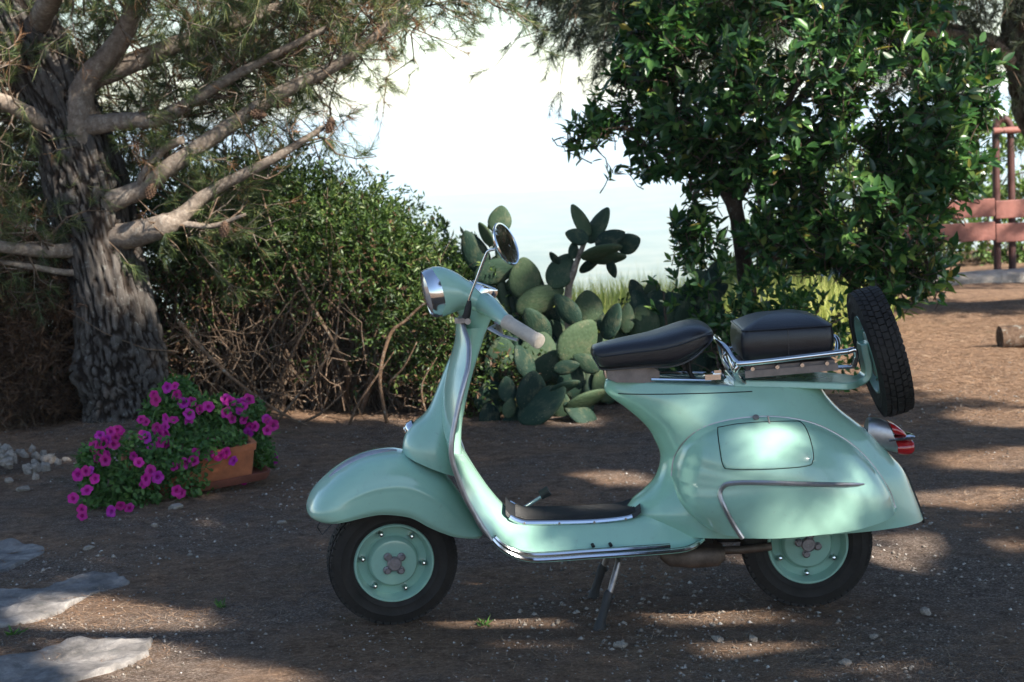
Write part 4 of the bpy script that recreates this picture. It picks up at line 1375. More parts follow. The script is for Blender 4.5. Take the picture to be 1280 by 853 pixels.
HG = 'shrubs in the hedge'
shrub('mastic_shrub', (-.30, 9.6), [(-.38, 9.6, .40, .30, .35, .28), (-.20, 9.4, .25, .22, .25, .25), (-.52, 9.75, .52, .26, .3, .32), (-.08, 9.4, .2, .18, .2, .2)], 42000, .032, .011, SHRUBLEAF,
      'fine leaved green shrub ending the hedge beside the cactus', 'shrub', HG, 14, .35, cl=110, spread=.06, hollow=.45)
shrub('mastic_shrub', (-.85, 9.75), [(-.85, 9.8, .75, .40, .4, .40), (-.75, 9.6, .42, .38, .3, .35), (-.68, 9.8, .74, .22, .3, .26), (-1.05, 9.75, 1.02, .25, .25, .22)], 46000, .032, .011, SHRUBLEAF,
      'tallest green hedge shrub with bare brown stems low down, under the pine branches', 'shrub', HG, 22, .65, cl=110, spread=.06, hollow=.93)
shrub('mastic_shrub', (-1.35, 9.85), [(-1.35, 9.95, .75, .42, .4, .45), (-1.3, 9.7, .38, .4, .3, .36), (-1.15, 9.95, .95, .3, .3, .28)], 44000, .032, .011, SHRUBLEAF,
      'half withered hedge shrub right behind the pink petunias', 'shrub', HG, 22, .95, cl=110, spread=.06, hollow=.93)
shrub('mastic_shrub', (-1.85, 10.0), [(-1.85, 10.1, .65, .45, .4, .5), (-1.75, 9.95, .95, .45, .4, .3)], 30000, .032, .011, SHRUBLEAF,
      'dark hedge shrub showing on both sides of the leaning pine trunk', 'shrub', HG, 8, 1.0, cl=110, spread=.06)
for x_, lab in ((-.55, 'dark back row shrub closing the hedge above the headlight'), (-1.4, 'dark back row shrub closing the hedge behind the petunias'), (-2.4, 'dark back row shrub behind the leaning pine trunk'), (-3.1, 'dark back row shrub behind the brown brush')):
    shrub('mastic_shrub', (x_, 10.6), [(x_, 10.6, .30, .50, .3, .42), (x_ - .1, 10.6, .45 + .4 * (x_ < -1), .42, .3, .30)], 16000, .050, .022, SHRUBLEAF, lab, 'shrub', HG, 4, .5, cl=80, spread=.08)
shrub('dry_brush', (-2.55, 9.6), [(-2.55, 9.6, .40, .5, .4, .5), (-2.35, 9.55, .75, .4, .35, .4), (-2.95, 9.6, .6, .4, .4, .6), (-2.3, 9.7, .3, .3, .3, .35)], 60000, .050, .006, SHRUBBROWN,
      'brown withered brush heaped left of the leaning pine trunk', 'brush', None, 18, 0, stem_mat=DEADTWIG, cl=80, spread=.07)
shrub('mastic_shrub', (.45, 9.85), [(.15, 9.75, .18, .3, .2, .22), (.55, 9.8, .16, .35, .2, .2), (.9, 9.85, .16, .3, .2, .22)], 14000, .035, .014, SHRUBLEAF, 'low dark shrub filling the gaps behind the prickly pears', 'shrub', HG, 4, .3, cl=80, spread=.06)
# tangle of bare twigs in the hollow of the hedge
n = 230
s0 = np.stack([rng.uniform(-1.65, -.2, n), rng.uniform(9.3, 9.9, n), rng.uniform(0, .45, n)], 1)
P_ = wiggle(s0, unit(rand_dirs(n) * .7 + np.array([0, -.1, .55])), rng.uniform(.15, .55, n), 6, .6)
V, F = bulk_tubes(P_, np.broadcast_to(np.linspace(.0042, .0012, 6), (n, 6)), 4)
o = link('bare_twigs', bulk('bare_twigs', V, F, TWIG)); tag(o, 'tangle of bare brown twigs in the shade of the hedge', 'twigs', kind='stuff')
# thin dead branches inside the hedge
DB = [([(-.62, 9.15, .02), (-.64, 9.12, .25), (-.58, 9.10, .45), (-.50, 9.08, .52), (-.40, 9.06, .60), (-.26, 9.05, .625)], .010, 'forked dead branch rising through the hedge towards the headlight'),
      ([(-.60, 9.1, .22), (-.52, 9.06, .30), (-.45, 9.04, .42)], .006, 'side twig of dead wood in front of the hedge, near the headlight'),
      ([(-1.15, 9.15, .05), (-1.0, 9.1, .22), (-.85, 9.08, .42), (-.80, 9.1, .70)], .008, 'crooked dead stick leaning in the middle of the hedge'),
      ([(-1.6, 9.2, .55), (-1.4, 9.15, .32), (-1.15, 9.1, .12), (-.95, 9.05, .02)], .010, 'long fallen dead branch slanting low behind the petunias'),
      ([(-.80, 9.08, .02), (-.74, 9.02, .14), (-.62, 9.04, .30), (-.56, 9.02, .38)], .007, 'short dead stick standing at the foot of the hedge'),
      ([(-.42, 9.1, .03), (-.44, 9.08, .2), (-.36, 9.06, .34)], .006, 'thin dead stick at the hedge foot right behind the mudguard'),
      ([(-1.02, 9.1, .05), (-.92, 9.05, .10), (-.80, 9.05, .20)], .007, 'pale broken stick lying against the hedge foot')]
for i, (p, r, lab) in enumerate(DB):
    o = limb(p, [r, r * .9, r * .7, r * .35], 7, .15, .02, 40 + i).build('dead_branch', DEADTWIG, sharp=None)
    tag(o, lab, 'branch', 'dead branches in the hedge')

# ------------------------------------------------------------------ laurel tree
LB = Vector((1.22, 9.8, gz(1.22, 9.8)))
laurel = thing('laurel_tree', LB, 'dense laurel tree with glossy dark green leaves behind the scooter', 'tree')
limb([(1.24, 9.8, -.05), (1.22, 9.8, .3), (1.22, 9.8, .5), (1.18, 9.75, .83), (1.15, 9.72, 1.15), (1.2, 9.7, 1.7)], [.06, .05, .045, .04, .035, .02], 16, .12, .03, 60).build('trunk', LAURELBARK, laurel, world_space=True, sharp=None)
lbr = [[(1.19, 9.76, .8), (1.08, 9.7, 1.1), (.85, 9.65, 1.45), (.6, 9.6, 1.7)], [(1.2, 9.76, .75), (1.42, 9.7, 1.06), (1.7, 9.6, 1.4), (1.95, 9.5, 1.7)], [(1.17, 9.73, 1.0), (1.35, 9.5, 1.35), (1.5, 9.35, 1.7)],
       [(1.22, 9.78, .6), (1.5, 9.65, .8), (1.85, 9.55, .95), (2.15, 9.55, 1.1)], [(1.18, 9.74, .9), (1.0, 9.72, 1.2), (.75, 9.65, 1.35), (.5, 9.6, 1.38)], [(1.2, 9.75, 1.1), (1.6, 9.8, 1.6), (2.0, 9.8, 2.1)], [(1.2, 9.75, 1.2), (1.1, 9.85, 1.7), (1.0, 9.8, 2.2)]]
for i, p in enumerate(lbr):
    limb(p, [.03, .022, .014, .006], 9, .12, .03, 70 + i).build('branch', LAURELBARK, laurel, world_space=True, sharp=None)
LBL = np.array([(0.44, 9.6, 1.37, 0.16, .18, 0.12), (.50, 9.6, 1.22, .10, .12, .10), (0.72, 9.6, 1.75, 0.24, .25, 0.22), (1.0, 9.5, 1.56, 0.36, .35, 0.34), (1.44, 9.35, 1.65, 0.44, .38, 0.38), (1.92, 9.4, 1.52, 0.40, .36, 0.40),
                (2.22, 9.6, 1.19, 0.22, .25, 0.34), (1.36, 9.55, 1.22, 0.34, .30, 0.22), (1.75, 9.4, 1.02, 0.42, .35, 0.34), (2.06, 9.6, 0.66, 0.22, .22, 0.2), (1.78, 9.7, 0.66, 0.20, .2, 0.14), (.92, 9.75, 1.0, .16, .16, .22), (.80, 9.65, 1.30, .22, .22, .22), (.62, 9.6, 1.50, .20, .2, .2), (1.02, 9.65, 1.22, .22, .22, .18), (2.0, 9.45, 1.2, .3, .3, .3),
                (1.0, 9.7, 2.1, 0.5, .4, 0.30), (1.9, 9.7, 2.12, 0.57, .4, 0.36), (1.50, 9.7, .85, .16, .15, .13), (1.65, 9.55, .80, .30, .22, .22), (1.35, 9.5, .85, .22, .2, .2), (1.95, 9.5, .62, .25, .2, .18), (.98, 9.6, .80, .14, .15, .15), (.80, 9.6, 1.9, .25, .25, .25), (2.35, 9.7, 1.55, .2, .2, .25), (1.5, 9.75, 2.2, .4, .4, .3)])
nt_ = 2900
pr = LBL[:, 3:].prod(1) ** .75; pr /= pr.sum()
w_ = rng.choice(len(LBL), nt_, p=pr)
tips = LBL[w_, :3] + rand_dirs(nt_) * LBL[w_, 3:] * (rng.uniform(.35, 1, nt_) ** .45)[:, None]
kp = np.array([noise.noise(Vector(p) * 3.2 + Vector((4, 1, 7))) for p in tips]) > -.25          # natural gaps between the boughs
tips, w_ = tips[kp], w_[kp]; nt_ = len(tips)
tdir = unit((tips - LBL[w_, :3]) / LBL[w_, 3:] * .6 + rand_dirs(nt_) * .5 + np.array([0, -.25, .45]))
tw = wiggle(tips - tdir * .16, tdir, np.full(nt_, .16), 4, .3)
V, F = bulk_tubes(tw, np.broadcast_to(np.linspace(.0035, .0018, 4), (nt_, 4)), 4)
o = link('twigs', bulk('twigs', V, F, LAURELBARK), laurel, True); o['kind'] = 'stuff'
per = 10
a = rng.uniform(0, 2 * np.pi, (nt_, per)); fr = rng.uniform(.25, 1.0, (nt_, per))
e1 = unit(np.cross(tdir, rand_dirs(nt_))); e2 = np.cross(tdir, e1)
radial = (e1[:, None] * np.cos(a)[..., None] + e2[:, None] * np.sin(a)[..., None])
lp = (tips[:, None] - tdir[:, None] * .16 * (1 - fr[..., None])).reshape(-1, 3)
ld = unit((radial * 1.0 + tdir[:, None] * (.25 + .75 * fr[..., None]) + rng.normal(size=(nt_, per, 3)) * .15).reshape(-1, 3) + np.array([0, 0, -.18]))
ln_ = unit(np.repeat(tdir, per, 0) + rng.normal(size=(nt_ * per, 3)) * .25 + np.array([0, 0, .35]))
LL = rng.uniform(.05, .098, nt_ * per); WW = LL * rng.uniform(.36, .46, nt_ * per)
score = LL * (9.9 - lp[:, 1]) * np.where((lp[:, 2] < 2.0) & (lp[:, 0] < 2.45), 1, 0)
top = np.argsort(-score)[:300]; rest = np.setdiff1d(np.arange(len(lp)), top)
V, F = leaves(lp[rest], ld[rest], ln_[rest], LL[rest], WW[rest], LEAF6)
o = link('foliage', bulk('foliage', V, quads_to_tris(F), LAURELLEAF, True), laurel, True); o['kind'] = 'stuff'
T6 = LEAF6[0] * np.array([1, .46, .46])
leafmeshes = []
for v_ in range(6):
    leafmeshes.append(bulk('leaf', T6 * np.array([1, .9 + .04 * v_, .6 + .25 * v_]), quads_to_tris(LEAF6[1]), LAURELLEAF, True))


def leaf_objmat(name, stops):
    m, nt, p = new_mat(name)
    g = nd(nt, 'ShaderNodeObjectInfo')
    c = ramp(nt, g.outputs['Random'], stops); nt.links.new(c, p.inputs['Base Color'])
    p.inputs['Roughness'].default_value = .30
    t = nd(nt, 'ShaderNodeBsdfTranslucent'); nt.links.new(c, t.inputs['Color'])
    mx = nd(nt, 'ShaderNodeMixShader'); mx.inputs[0].default_value = .22
    nt.links.new(p.outputs[0], mx.inputs[1]); nt.links.new(t.outputs[0], mx.inputs[2])
    nt.links.new(mx.outputs[0], nt.nodes['Material Output'].inputs['Surface'])
    return m


LOM = leaf_objmat('laurel_leaf_single', [(0, (.016, .050, .016)), (.5, (.033, .090, .025)), (.85, (.070, .155, .038)), (1, (.14, .22, .055))])
for me in leafmeshes:
    me.materials[0] = LOM
for q, i in enumerate(top):
    d = Vector(ld[i]).normalized(); s_ = d.cross(Vector(ln_[i])).normalized(); nn = s_.cross(d)
    M = Matrix(((d.x, s_.x, nn.x, 0), (d.y, s_.y, nn.y, 0), (d.z, s_.z, nn.z, 0), (0, 0, 0, 1)))
    o = link('leaf', leafmeshes[q % 6], laurel)
    o.matrix_local = Matrix.Translation(Vector(lp[i]) - LB) @ M @ Matrix.Scale(LL[i], 4)

shrub('leafy_shrub', (1.05, 9.3), [(.95, 9.35, .38, .22, .2, .28), (1.2, 9.3, .35, .25, .2, .25), (1.45, 9.4, .3, .25, .2, .25)], 4200, .055, .024, LAURELLEAF,
      'low leafy shrub growing under the laurel behind the black cushions', 'shrub', None, 8, 0, LEAF6, LAURELBARK, 26, .07, .4)

# ------------------------------------------------------------------ prickly pears
PADS = [(1, -0.033, 9.35, 0.964, 0.117, 0.101, 10, -12), (1, -0.106, 9.38, 0.895, 0.109, 0.079, -30, -53), (1, -0.162, 9.42, 0.805, 0.196, 0.11, -20, -6), (1, -0.059, 9.38, 0.713, 0.195, 0.109, 75, 5),
        (1, 0.076, 9.32, 0.676, 0.171, 0.14, 0, 6), (1, 0.113, 9.4, 0.613, 0.133, 0.11, 20, -19), (1, 0.009, 9.45, 0.573, 0.205, 0.118, 20, -21), (1, 0.145, 9.3, 0.57, 0.209, 0.124, 70, 15),
        (1, 0.091, 9.38, 0.367, 0.203, 0.133, 50, -11), (1, 0.003, 9.45, 0.422, 0.205, 0.142, -10, -12), (1, 0.217, 9.36, 0.383, 0.14, 0.117, -20, 22), (1, 0.121, 9.28, 0.287, 0.217, 0.186, 20, -1),
        (1, -0.055, 9.33, 0.28, 0.202, 0.155, 0, 15), (1, 0.053, 9.1, 0.293, 0.152, 0.109, -30, 46), (1, -0.033, 9.05, 0.172, 0.106, 0.075, 0, -5), (1, 0.084, 9.02, 0.156, 0.173, 0.135, 10, 16),
        (1, 0.13, 8.98, 0.102, 0.225, 0.162, 65, -46), (1, -0.112, 9.2, 0.115, 0.153, 0.146, 0, 6), (1, -0.025, 9.02, 0.088, 0.083, 0.06, 20, 16), (1, 0.022, 9.1, 0.015, 0.167, 0.106, 60, 1),
        (1, -0.123, 9.1, 0.041, 0.106, 0.091, 0, 11), (1, 0.241, 9.4, 0.457, 0.157, 0.125, 30, 8), (2, 0.252, 9.3, 0.705, 0.155, 0.116, 30, -19), (2, 0.223, 9.3, 0.769, 0.062, 0.045, -30, -46),
        (2, 0.358, 9.3, 0.946, 0.147, 0.106, -15, 57), (2, 0.443, 9.32, 0.918, 0.163, 0.117, 35, -58), (2, 0.334, 9.24, 0.873, 0.1, 0.069, -70, 14), (2, 0.495, 9.25, 0.854, 0.131, 0.077, 70, -10),
        (2, 0.586, 9.3, 0.825, 0.101, 0.089, 70, 4), (2, 0.449, 9.22, 0.796, 0.169, 0.122, 80, 60), (2, 0.478, 9.28, 0.763, 0.155, 0.111, 82, 56), (2, 0.5, 9.3, 0.706, 0.078, 0.056, 160, 46),
        (2, 0.317, 9.28, 0.805, 0.07, 0.046, 10, 10), (2, 0.399, 9.35, 0.73, 0.109, 0.079, 45, 53), (3, 0.318, 9.15, 0.373, 0.206, 0.168, 40, 20), (3, 0.274, 9.25, 0.522, 0.154, 0.092, -40, -16),
        (3, 0.379, 9.35, 0.523, 0.132, 0.125, 0, -6), (3, 0.488, 9.25, 0.454, 0.154, 0.111, 25, -51), (3, 0.562, 9.3, 0.461, 0.124, 0.07, 10, -16), (3, 0.424, 9.35, 0.462, 0.093, 0.07, 0, -12),
        (3, 0.24, 9.0, 0.179, 0.128, 0.092, 85, 55), (3, 0.306, 8.98, 0.051, 0.15, 0.108, -50, 51), (3, 0.338, 9.0, 0.11, 0.188, 0.135, 75, 56), (3, 0.254, 9.08, 0.263, 0.106, 0.061, 80, 0),
        (3, 0.351, 9.1, 0.276, 0.121, 0.076, -60, -5), (3, 0.217, 9.1, 0.084, 0.121, 0.091, 0, -7), (3, 0.28, 9.16, 0.19, 0.153, 0.122, 0, 4), (3, 0.427, 9.3, 0.302, 0.155, 0.116, 10, 4),
        (3, 0.433, 9.15, 0.165, 0.153, 0.114, -10, 18), (4, 0.618, 9.4, 0.589, 0.094, 0.063, -20, 8), (4, 0.708, 9.5, 0.576, 0.095, 0.079, 0, 19), (4, 0.72, 9.42, 0.493, 0.149, 0.141, 0, 16),
        (4, 0.817, 9.45, 0.47, 0.087, 0.079, 10, 22), (4, 0.629, 9.42, 0.478, 0.118, 0.085, 0, -62), (4, 0.888, 9.5, 0.55, 0.095, 0.071, -20, 9), (4, 1.015, 9.55, 0.616, 0.143, 0.08, 20, -8),
        (4, 0.951, 9.55, 0.611, 0.096, 0.072, -10, 2), (4, 1.035, 9.5, 0.556, 0.095, 0.063, 60, 3), (4, 0.981, 9.5, 0.586, 0.103, 0.079, 0, -17), (4, 0.79, 9.4, 0.373, 0.172, 0.133, 10, 7),
        (4, 0.671, 9.4, 0.379, 0.157, 0.125, -15, 6), (4, 0.92, 9.5, 0.437, 0.143, 0.111, 10, 21), (4, 0.702, 9.35, 0.244, 0.171, 0.14, 5, -10), (4, 0.583, 9.3, 0.295, 0.14, 0.109, -20, -17),
        (4, 0.824, 9.4, 0.213, 0.188, 0.141, 0, -1), ]
BLOOMS = [(-1.397, 7.82, 0.445), (-1.436, 7.766, 0.404), (-1.361, 7.827, 0.412), (-1.336, 7.827, 0.379), (-1.305, 7.849, 0.379), (-1.277, 7.852, 0.346), (-1.314, 7.817, 0.333),
          (-1.467, 7.698, 0.327), (-1.369, 7.768, 0.32), (-1.399, 7.734, 0.299), (-1.555, 7.618, 0.309), (-1.57, 7.591, 0.284), (-1.623, 7.56, 0.302), (-1.609, 7.555, 0.276),
          (-1.644, 7.524, 0.271), (-1.617, 7.527, 0.24), (-1.465, 7.666, 0.271), (-1.418, 7.704, 0.274), (-1.444, 7.66, 0.232), (-1.397, 7.698, 0.235), (-1.359, 7.711, 0.208),
          (-1.346, 7.732, 0.227), (-1.253, 7.798, 0.22), (-1.201, 7.831, 0.209), (-1.277, 7.766, 0.195), (-1.228, 7.795, 0.181), (-1.175, 7.829, 0.173), (-1.31, 7.724, 0.165),
          (-1.283, 7.746, 0.168), (-1.351, 7.688, 0.158), (-1.216, 7.766, 0.115), (-1.167, 7.794, 0.1), (-1.505, 7.597, 0.208), (-1.431, 7.625, 0.157), (-1.446, 7.596, 0.129),
          (-1.625, 7.508, 0.221), (-1.636, 7.481, 0.192), (-1.674, 7.445, 0.185), (-1.685, 7.386, 0.107), (-1.642, 7.434, 0.126), (-1.654, 7.383, 0.062), (-1.649, 7.36, 0.018),
          (-1.553, 7.424, -0.007), (-1.528, 7.483, 0.051), (-1.497, 7.491, 0.026), (-1.559, 7.45, 0.04), (-1.324, 7.649, 0.056), (-1.338, 7.645, 0.069), (-1.164, 7.941, 0.359),
          (-1.136, 7.956, 0.348), (-1.114, 7.973, 0.352), (-1.128, 7.944, 0.318), (-1.156, 7.91, 0.292), (-1.113, 7.938, 0.286), (-1.07, 7.949, 0.251), (-1.095, 7.919, 0.229),
          (-1.023, 7.971, 0.229), (-1.027, 7.993, 0.274), (-1.046, 7.862, 0.063), (-1.014, 7.904, 0.097), (-1.127, 7.783, 0.03), (-1.124, 7.778, 0.015), ]
PCL = [(-1.592, 7.578, 0.083, 0.142, 0.111), (-1.482, 7.703, 0.154, 0.158, 0.142), (-1.351, 7.806, 0.163, 0.174, 0.142), (-1.248, 7.921, 0.24, 0.158, 0.127), (-1.412, 7.821, 0.28, 0.127, 0.111), (-1.385, 7.894, 0.385, 0.079, 0.079), (-1.126, 8.014, 0.254, 0.095, 0.095), (-1.064, 7.992, 0.119, 0.063, 0.089), (-1.534, 7.587, 0.014, 0.142, 0.057), (-1.202, 7.904, 0.14, 0.142, 0.079), (-1.651, 7.585, 0.182, 0.063, 0.095), (-1.378, 7.725, 0.046, 0.158, 0.089)]
FLAGS = [[(-2.12, 6.943), (-1.949, 6.855), (-1.782, 6.77), (-1.682, 6.673), (-1.727, 6.438), (-1.763, 6.363), (-1.935, 6.304)], [(-1.818, 5.815), (-1.751, 6.023), (-1.687, 6.074), (-1.531, 6.067), (-1.433, 6.212), (-1.33, 6.226), (-1.29, 6.12), (-1.377, 5.978), (-1.419, 5.747), (-1.48, 5.645), (-1.56, 5.586), (-1.684, 5.518)], [(-1.563, 5.094), (-1.469, 5.234), (-1.359, 5.338), (-1.243, 5.438), (-1.106, 5.45), (-1.065, 5.316), (-1.097, 5.16), (-1.222, 5.028), (-1.309, 4.946), (-1.456, 4.862)]]
prof = lambda t: (math.sin(math.pi * min(1, max(0, t)) ** .82) ** .62) if 0 < t < 1 else 0.0
b = MB(); secs = []
for i in range(15):
    t = .5 - .5 * math.cos(math.pi * (i + .35) / 14.7)
    w = prof(t) * .5 + .02
    secs.append([(w * math.cos(2 * math.pi * k / 16), (.10 * (w / .52) ** .6 + .01) * math.sin(2 * math.pi * k / 16) * (1 + .05 * math.sin(i * 2.1 + k)), t - .5) for k in range(16)])
b.loft(secs, True, True, True)
PADM = mesh('pad', b.V, b.F, PAD, True, None)
plants = {}
for pid, bx_, by_, lab in ((1, .03, 9.2, 'broad prickly pear clump behind the handlebar and mirror'), (2, .33, 9.3, 'tall prickly pear with paddles spreading from a bare woody stem'),
                           (3, .35, 9.1, 'low prickly pear in front of the woody stem, left of the saddle'), (4, .78, 9.4, 'dark prickly pear behind the saddle, under the laurel')):
    plants[pid] = thing('prickly_pear', (bx_, by_, gz(bx_, by_)), lab, 'cactus', 'prickly pears at the edge of the yard')
for q in range(72):                                             # older pads deeper in the clumps
    pid = (1, 1, 4, 3, 4, 4)[q % 6]; cx_ = {1: .05, 3: .38, 4: .80}[pid]
    PADS.append((pid, random.gauss(cx_, .13), random.uniform(9.3, 9.55), random.uniform(.05, .50 if pid != 3 else .36), random.uniform(.14, .20), random.uniform(.10, .15), random.uniform(-50, 50), random.uniform(-40, 40)))
for pid, x, y, z, L_, W_, an, yaw in PADS:
    o = link('pad', PADM, plants[pid])
    M = (Matrix.Translation(Vector((x, y, z)) - BASES[plants[pid].name]) @ Matrix.Rotation(math.radians(an - 2.5), 4, 'Y') @ Matrix.Rotation(math.radians(yaw), 4, 'Z')
         @ Matrix.Rotation(math.radians(random.uniform(-15, 15)), 4, 'X') @ Matrix.Diagonal((W_ * 1.14, max(.07, L_) * .95, L_ * 1.22, 1)))
    o.matrix_local = M
for pid, p, r in ((2, [(.28, 9.3, -.02), (.29, 9.3, .3), (.28, 9.3, .58), (.32, 9.28, .72), (.37, 9.28, .84)], [.03, .026, .019, .015, .012]),
                  (1, [(.05, 9.3, -.02), (.03, 9.35, .3), (.0, 9.45, .6)], [.035, .03, .02]), (1, [(.0, 9.38, .35), (-.04, 9.4, .65), (-.05, 9.38, .9)], [.03, .022, .015]),
                  (3, [(.35, 9.12, -.02), (.36, 9.18, .2), (.4, 9.28, .45)], [.03, .025, .015]), (4, [(.76, 9.4, -.02), (.75, 9.4, .25), (.72, 9.42, .45)], [.05, .045, .03]), (4, [(.76, 9.42, .2), (.88, 9.48, .4), (.98, 9.52, .55)], [.03, .025, .02])):
    limb(p, r, 12, .15, .03, pid).build('woody_stem', BRANCH if pid == 2 else PAD, plants[pid], world_space=True, sharp=None)

# ------------------------------------------------------------------ petunia planter
PLM = Matrix.Translation((-1.325, 7.68, .046)) @ Matrix.Rotation(math.radians(24), 4, 'Z') @ Matrix.Rotation(math.radians(-4), 4, 'Y') @ Matrix.Rotation(math.radians(7), 4, 'X')
def trough(hx, hy, h, flare, wall, zf):
    b = MB(); secs = []
    for z, g in ((0, 0), (h * .8, flare * .8), (h * .8, flare * .8 + .006), (h, flare + .006), (h, flare - wall), (zf, -wall)):
        secs.append([PLM @ Vector((x, y, z)) for x, y in rrect(0, 0, hx + g, hy + g, .02, 5)])
    b.loft(secs, True, True, True)
    return b
b = MB(); secs = []
for z, g in ((-.012, -.01), (.006, .0), (.022, .004), (.022, -.004), (.004, -.012)):
    secs.append([PLM @ Vector((x, y, z)) for x, y in rrect(0, 0, .30 + g, .125 + g, .025, 5)])
b.loft(secs, True, True, True)
o = b.build('planter_tray', mat('weathered_tray', (.17, .055, .036), .7, var=.35, scale=20, bump=.2), sharp=40); tag(o, 'shallow terracotta tray under the petunia planter', 'tray')
planter = trough(.235, .085, .145, .02, .012, .115).build('planter', TERRACOTTA, sharp=40)
tag(planter, 'long terracotta planter box filled with petunias, below the pine trunk', 'planter')
pet = thing('petunia_plant', (-1.32, 7.7, .16), 'bushy petunia covered in magenta flowers, spilling out of the planter', 'flowers')
b = MB(); b.loft([[PLM @ Vector((x, y, z)) for x, y in rrect(0, 0, .24 - i_ * .05, .08 - i_ * .03, .02, 5)] for i_, z in ((0, .135), (1, .15))], True, True, True)
b.build('soil', SOIL, pet, world_space=True)
PCLA = np.array(PCL); PCLA[:, 1] -= .07; PCLA[PCLA[:, 2] < .2, 1] -= .09
PCLA = np.concatenate([PCLA, [(-1.40, 7.54, .14, .12, .06), (-1.50, 7.52, .10, .10, .06), (-1.33, 7.60, .18, .14, .05), (-1.2, 7.70, .20, .12, .05), (-1.38, 7.75, .36, .12, .08), (-1.2, 7.85, .30, .12, .07)]])
nst = 130
wi = rng.choice(len(PCLA), nst); e_ = PCLA[wi, :3] + rand_dirs(nst) * np.stack([PCLA[wi, 3], np.full(nst, .08), PCLA[wi, 4]], 1) * .8
s0 = np.array([tuple(PLM @ Vector((rng.uniform(-.22, .22), rng.uniform(-.06, .06), .14))) for _ in range(nst)])
dv = e_ - s0; ln = np.linalg.norm(dv, axis=1)
V, F = bulk_tubes(wiggle(s0, dv / ln[:, None], ln, 6, .3), np.broadcast_to(np.linspace(.003, .0015, 6), (nst, 6)), 4)
o = link('stems', bulk('stems', V, F, PETLEAF), pet, True); o['kind'] = 'stuff'
n = 15000
wi = rng.choice(len(PCLA), n); pos = PCLA[wi, :3] + rand_dirs(n) * np.stack([PCLA[wi, 3], np.full(n, .10), PCLA[wi, 4]], 1) * (rng.uniform(.2, 1, n) ** .5)[:, None]
gzl = np.array([gz(x, y) for x, y in pos[:, :2]]); ok = pos[:, 2] > gzl + .01
inv = PLM.inverted()
loc = np.array([tuple(inv @ Vector(p)) for p in pos])
inside = (np.abs(loc[:, 0]) < .27) & (np.abs(loc[:, 1]) < .11) & (loc[:, 2] < .14)
front = (loc[:, 0] > .13) & (loc[:, 1] < -.05) & (loc[:, 2] < .13) & (loc[:, 0] < .30)
ok &= ~inside & ~(front & (rng.random(n) < .80))
pos = pos[ok]; n = len(pos)
V, F = leaves(pos, unit(rand_dirs(n) + np.array([0, -.5, .2])), unit(rand_dirs(n) * .6 + np.array([.1, -.6, .8])), rng.uniform(.016, .034, n), rng.uniform(.012, .02, n), LEAF6)
o = link('foliage', bulk('foliage', V, quads_to_tris(F), PETLEAF, True), pet, True); o['kind'] = 'stuff'
# one flower, unit radius
def flower_mesh(seed):
    r_ = random.Random(seed); V = []; F = []
    n = 30; rings = ((.10, -.75), (.16, -.35), (.30, -.10), (.62, .02), (1.0, .04))
    for j, (r, z) in enumerate(rings):
        for k in range(n):
            a = 2 * math.pi * k / n
            lobe = 1 - (.17 * abs(math.cos(2.5 * a)) ** 6 if j == 4 else .05 * abs(math.cos(2.5 * a)) ** 6 if j == 3 else 0)
            ruf = (.10 * math.sin(5 * a + seed) + .07 * r_.uniform(-1, 1)) if j == 4 else 0
            V.append((r * lobe * math.cos(a), r * lobe * math.sin(a), z + ruf))
    for j in range(4):
        for k in range(n):
            F.append((j * n + k, j * n + (k + 1) % n, (j + 1) * n + (k + 1) % n, (j + 1) * n + k))
    V.append((0, 0, -.75)); c = len(V) - 1
    for k in range(n): F.append((k, c, (k + 1) % n))
    return mesh('flower', V, F, PETAL, True, None)
FLM = [flower_mesh(i) for i in range(4)]
fstem = []
for (x, y, z) in list(BLOOMS):                                # neighbours in each cluster
    if z > .12 and random.random() < .85:
        BLOOMS.append((x + random.uniform(-.04, .04), y + random.uniform(-.02, .02), z + random.uniform(-.03, .03)))
for i, (x, y, z) in enumerate(BLOOMS):
    if not (x > -1.3 and z < .12):
        y -= .13 + (.08 if z < .2 else 0)
    z = max(z - .01, gz(x, y) + .02)
    nrm_ = Vector((random.uniform(-.55, .55), -1 + random.uniform(-.1, .3), random.uniform(-.1, .7))).normalized()
    o = link('flower', FLM[i % 4], pet)
    o.matrix_local = Matrix.Translation(Vector((x, y - .02, z)) - BASES[pet.name]) @ nrm_.to_track_quat('Z', 'Y').to_matrix().to_4x4() @ Matrix.Rotation(random.uniform(0, 6), 4, 'Z') @ Matrix.Scale(random.uniform(.020, .028), 4)
    o.scale.y *= random.uniform(.75, 1)
    q_ = PCLA[np.argmin(((PCLA[:, :3] - np.array([x, y, z])) ** 2).sum(1)), :3]
    fstem.append([(x, y - .005, z), tuple((np.array([x, y, z]) * .6 + q_ * .4) + np.array([0, 0, -.012])), tuple(np.array([x, y, z]) * .25 + q_ * .75)])

V, F = bulk_tubes(np.array(fstem), np.broadcast_to(np.array([.0016, .0016, .002]), (len(fstem), 3)), 4)
o = link('flower_stalks', bulk('flower_stalks', V, F, PETLEAF), pet, True); o['kind'] = 'stuff'

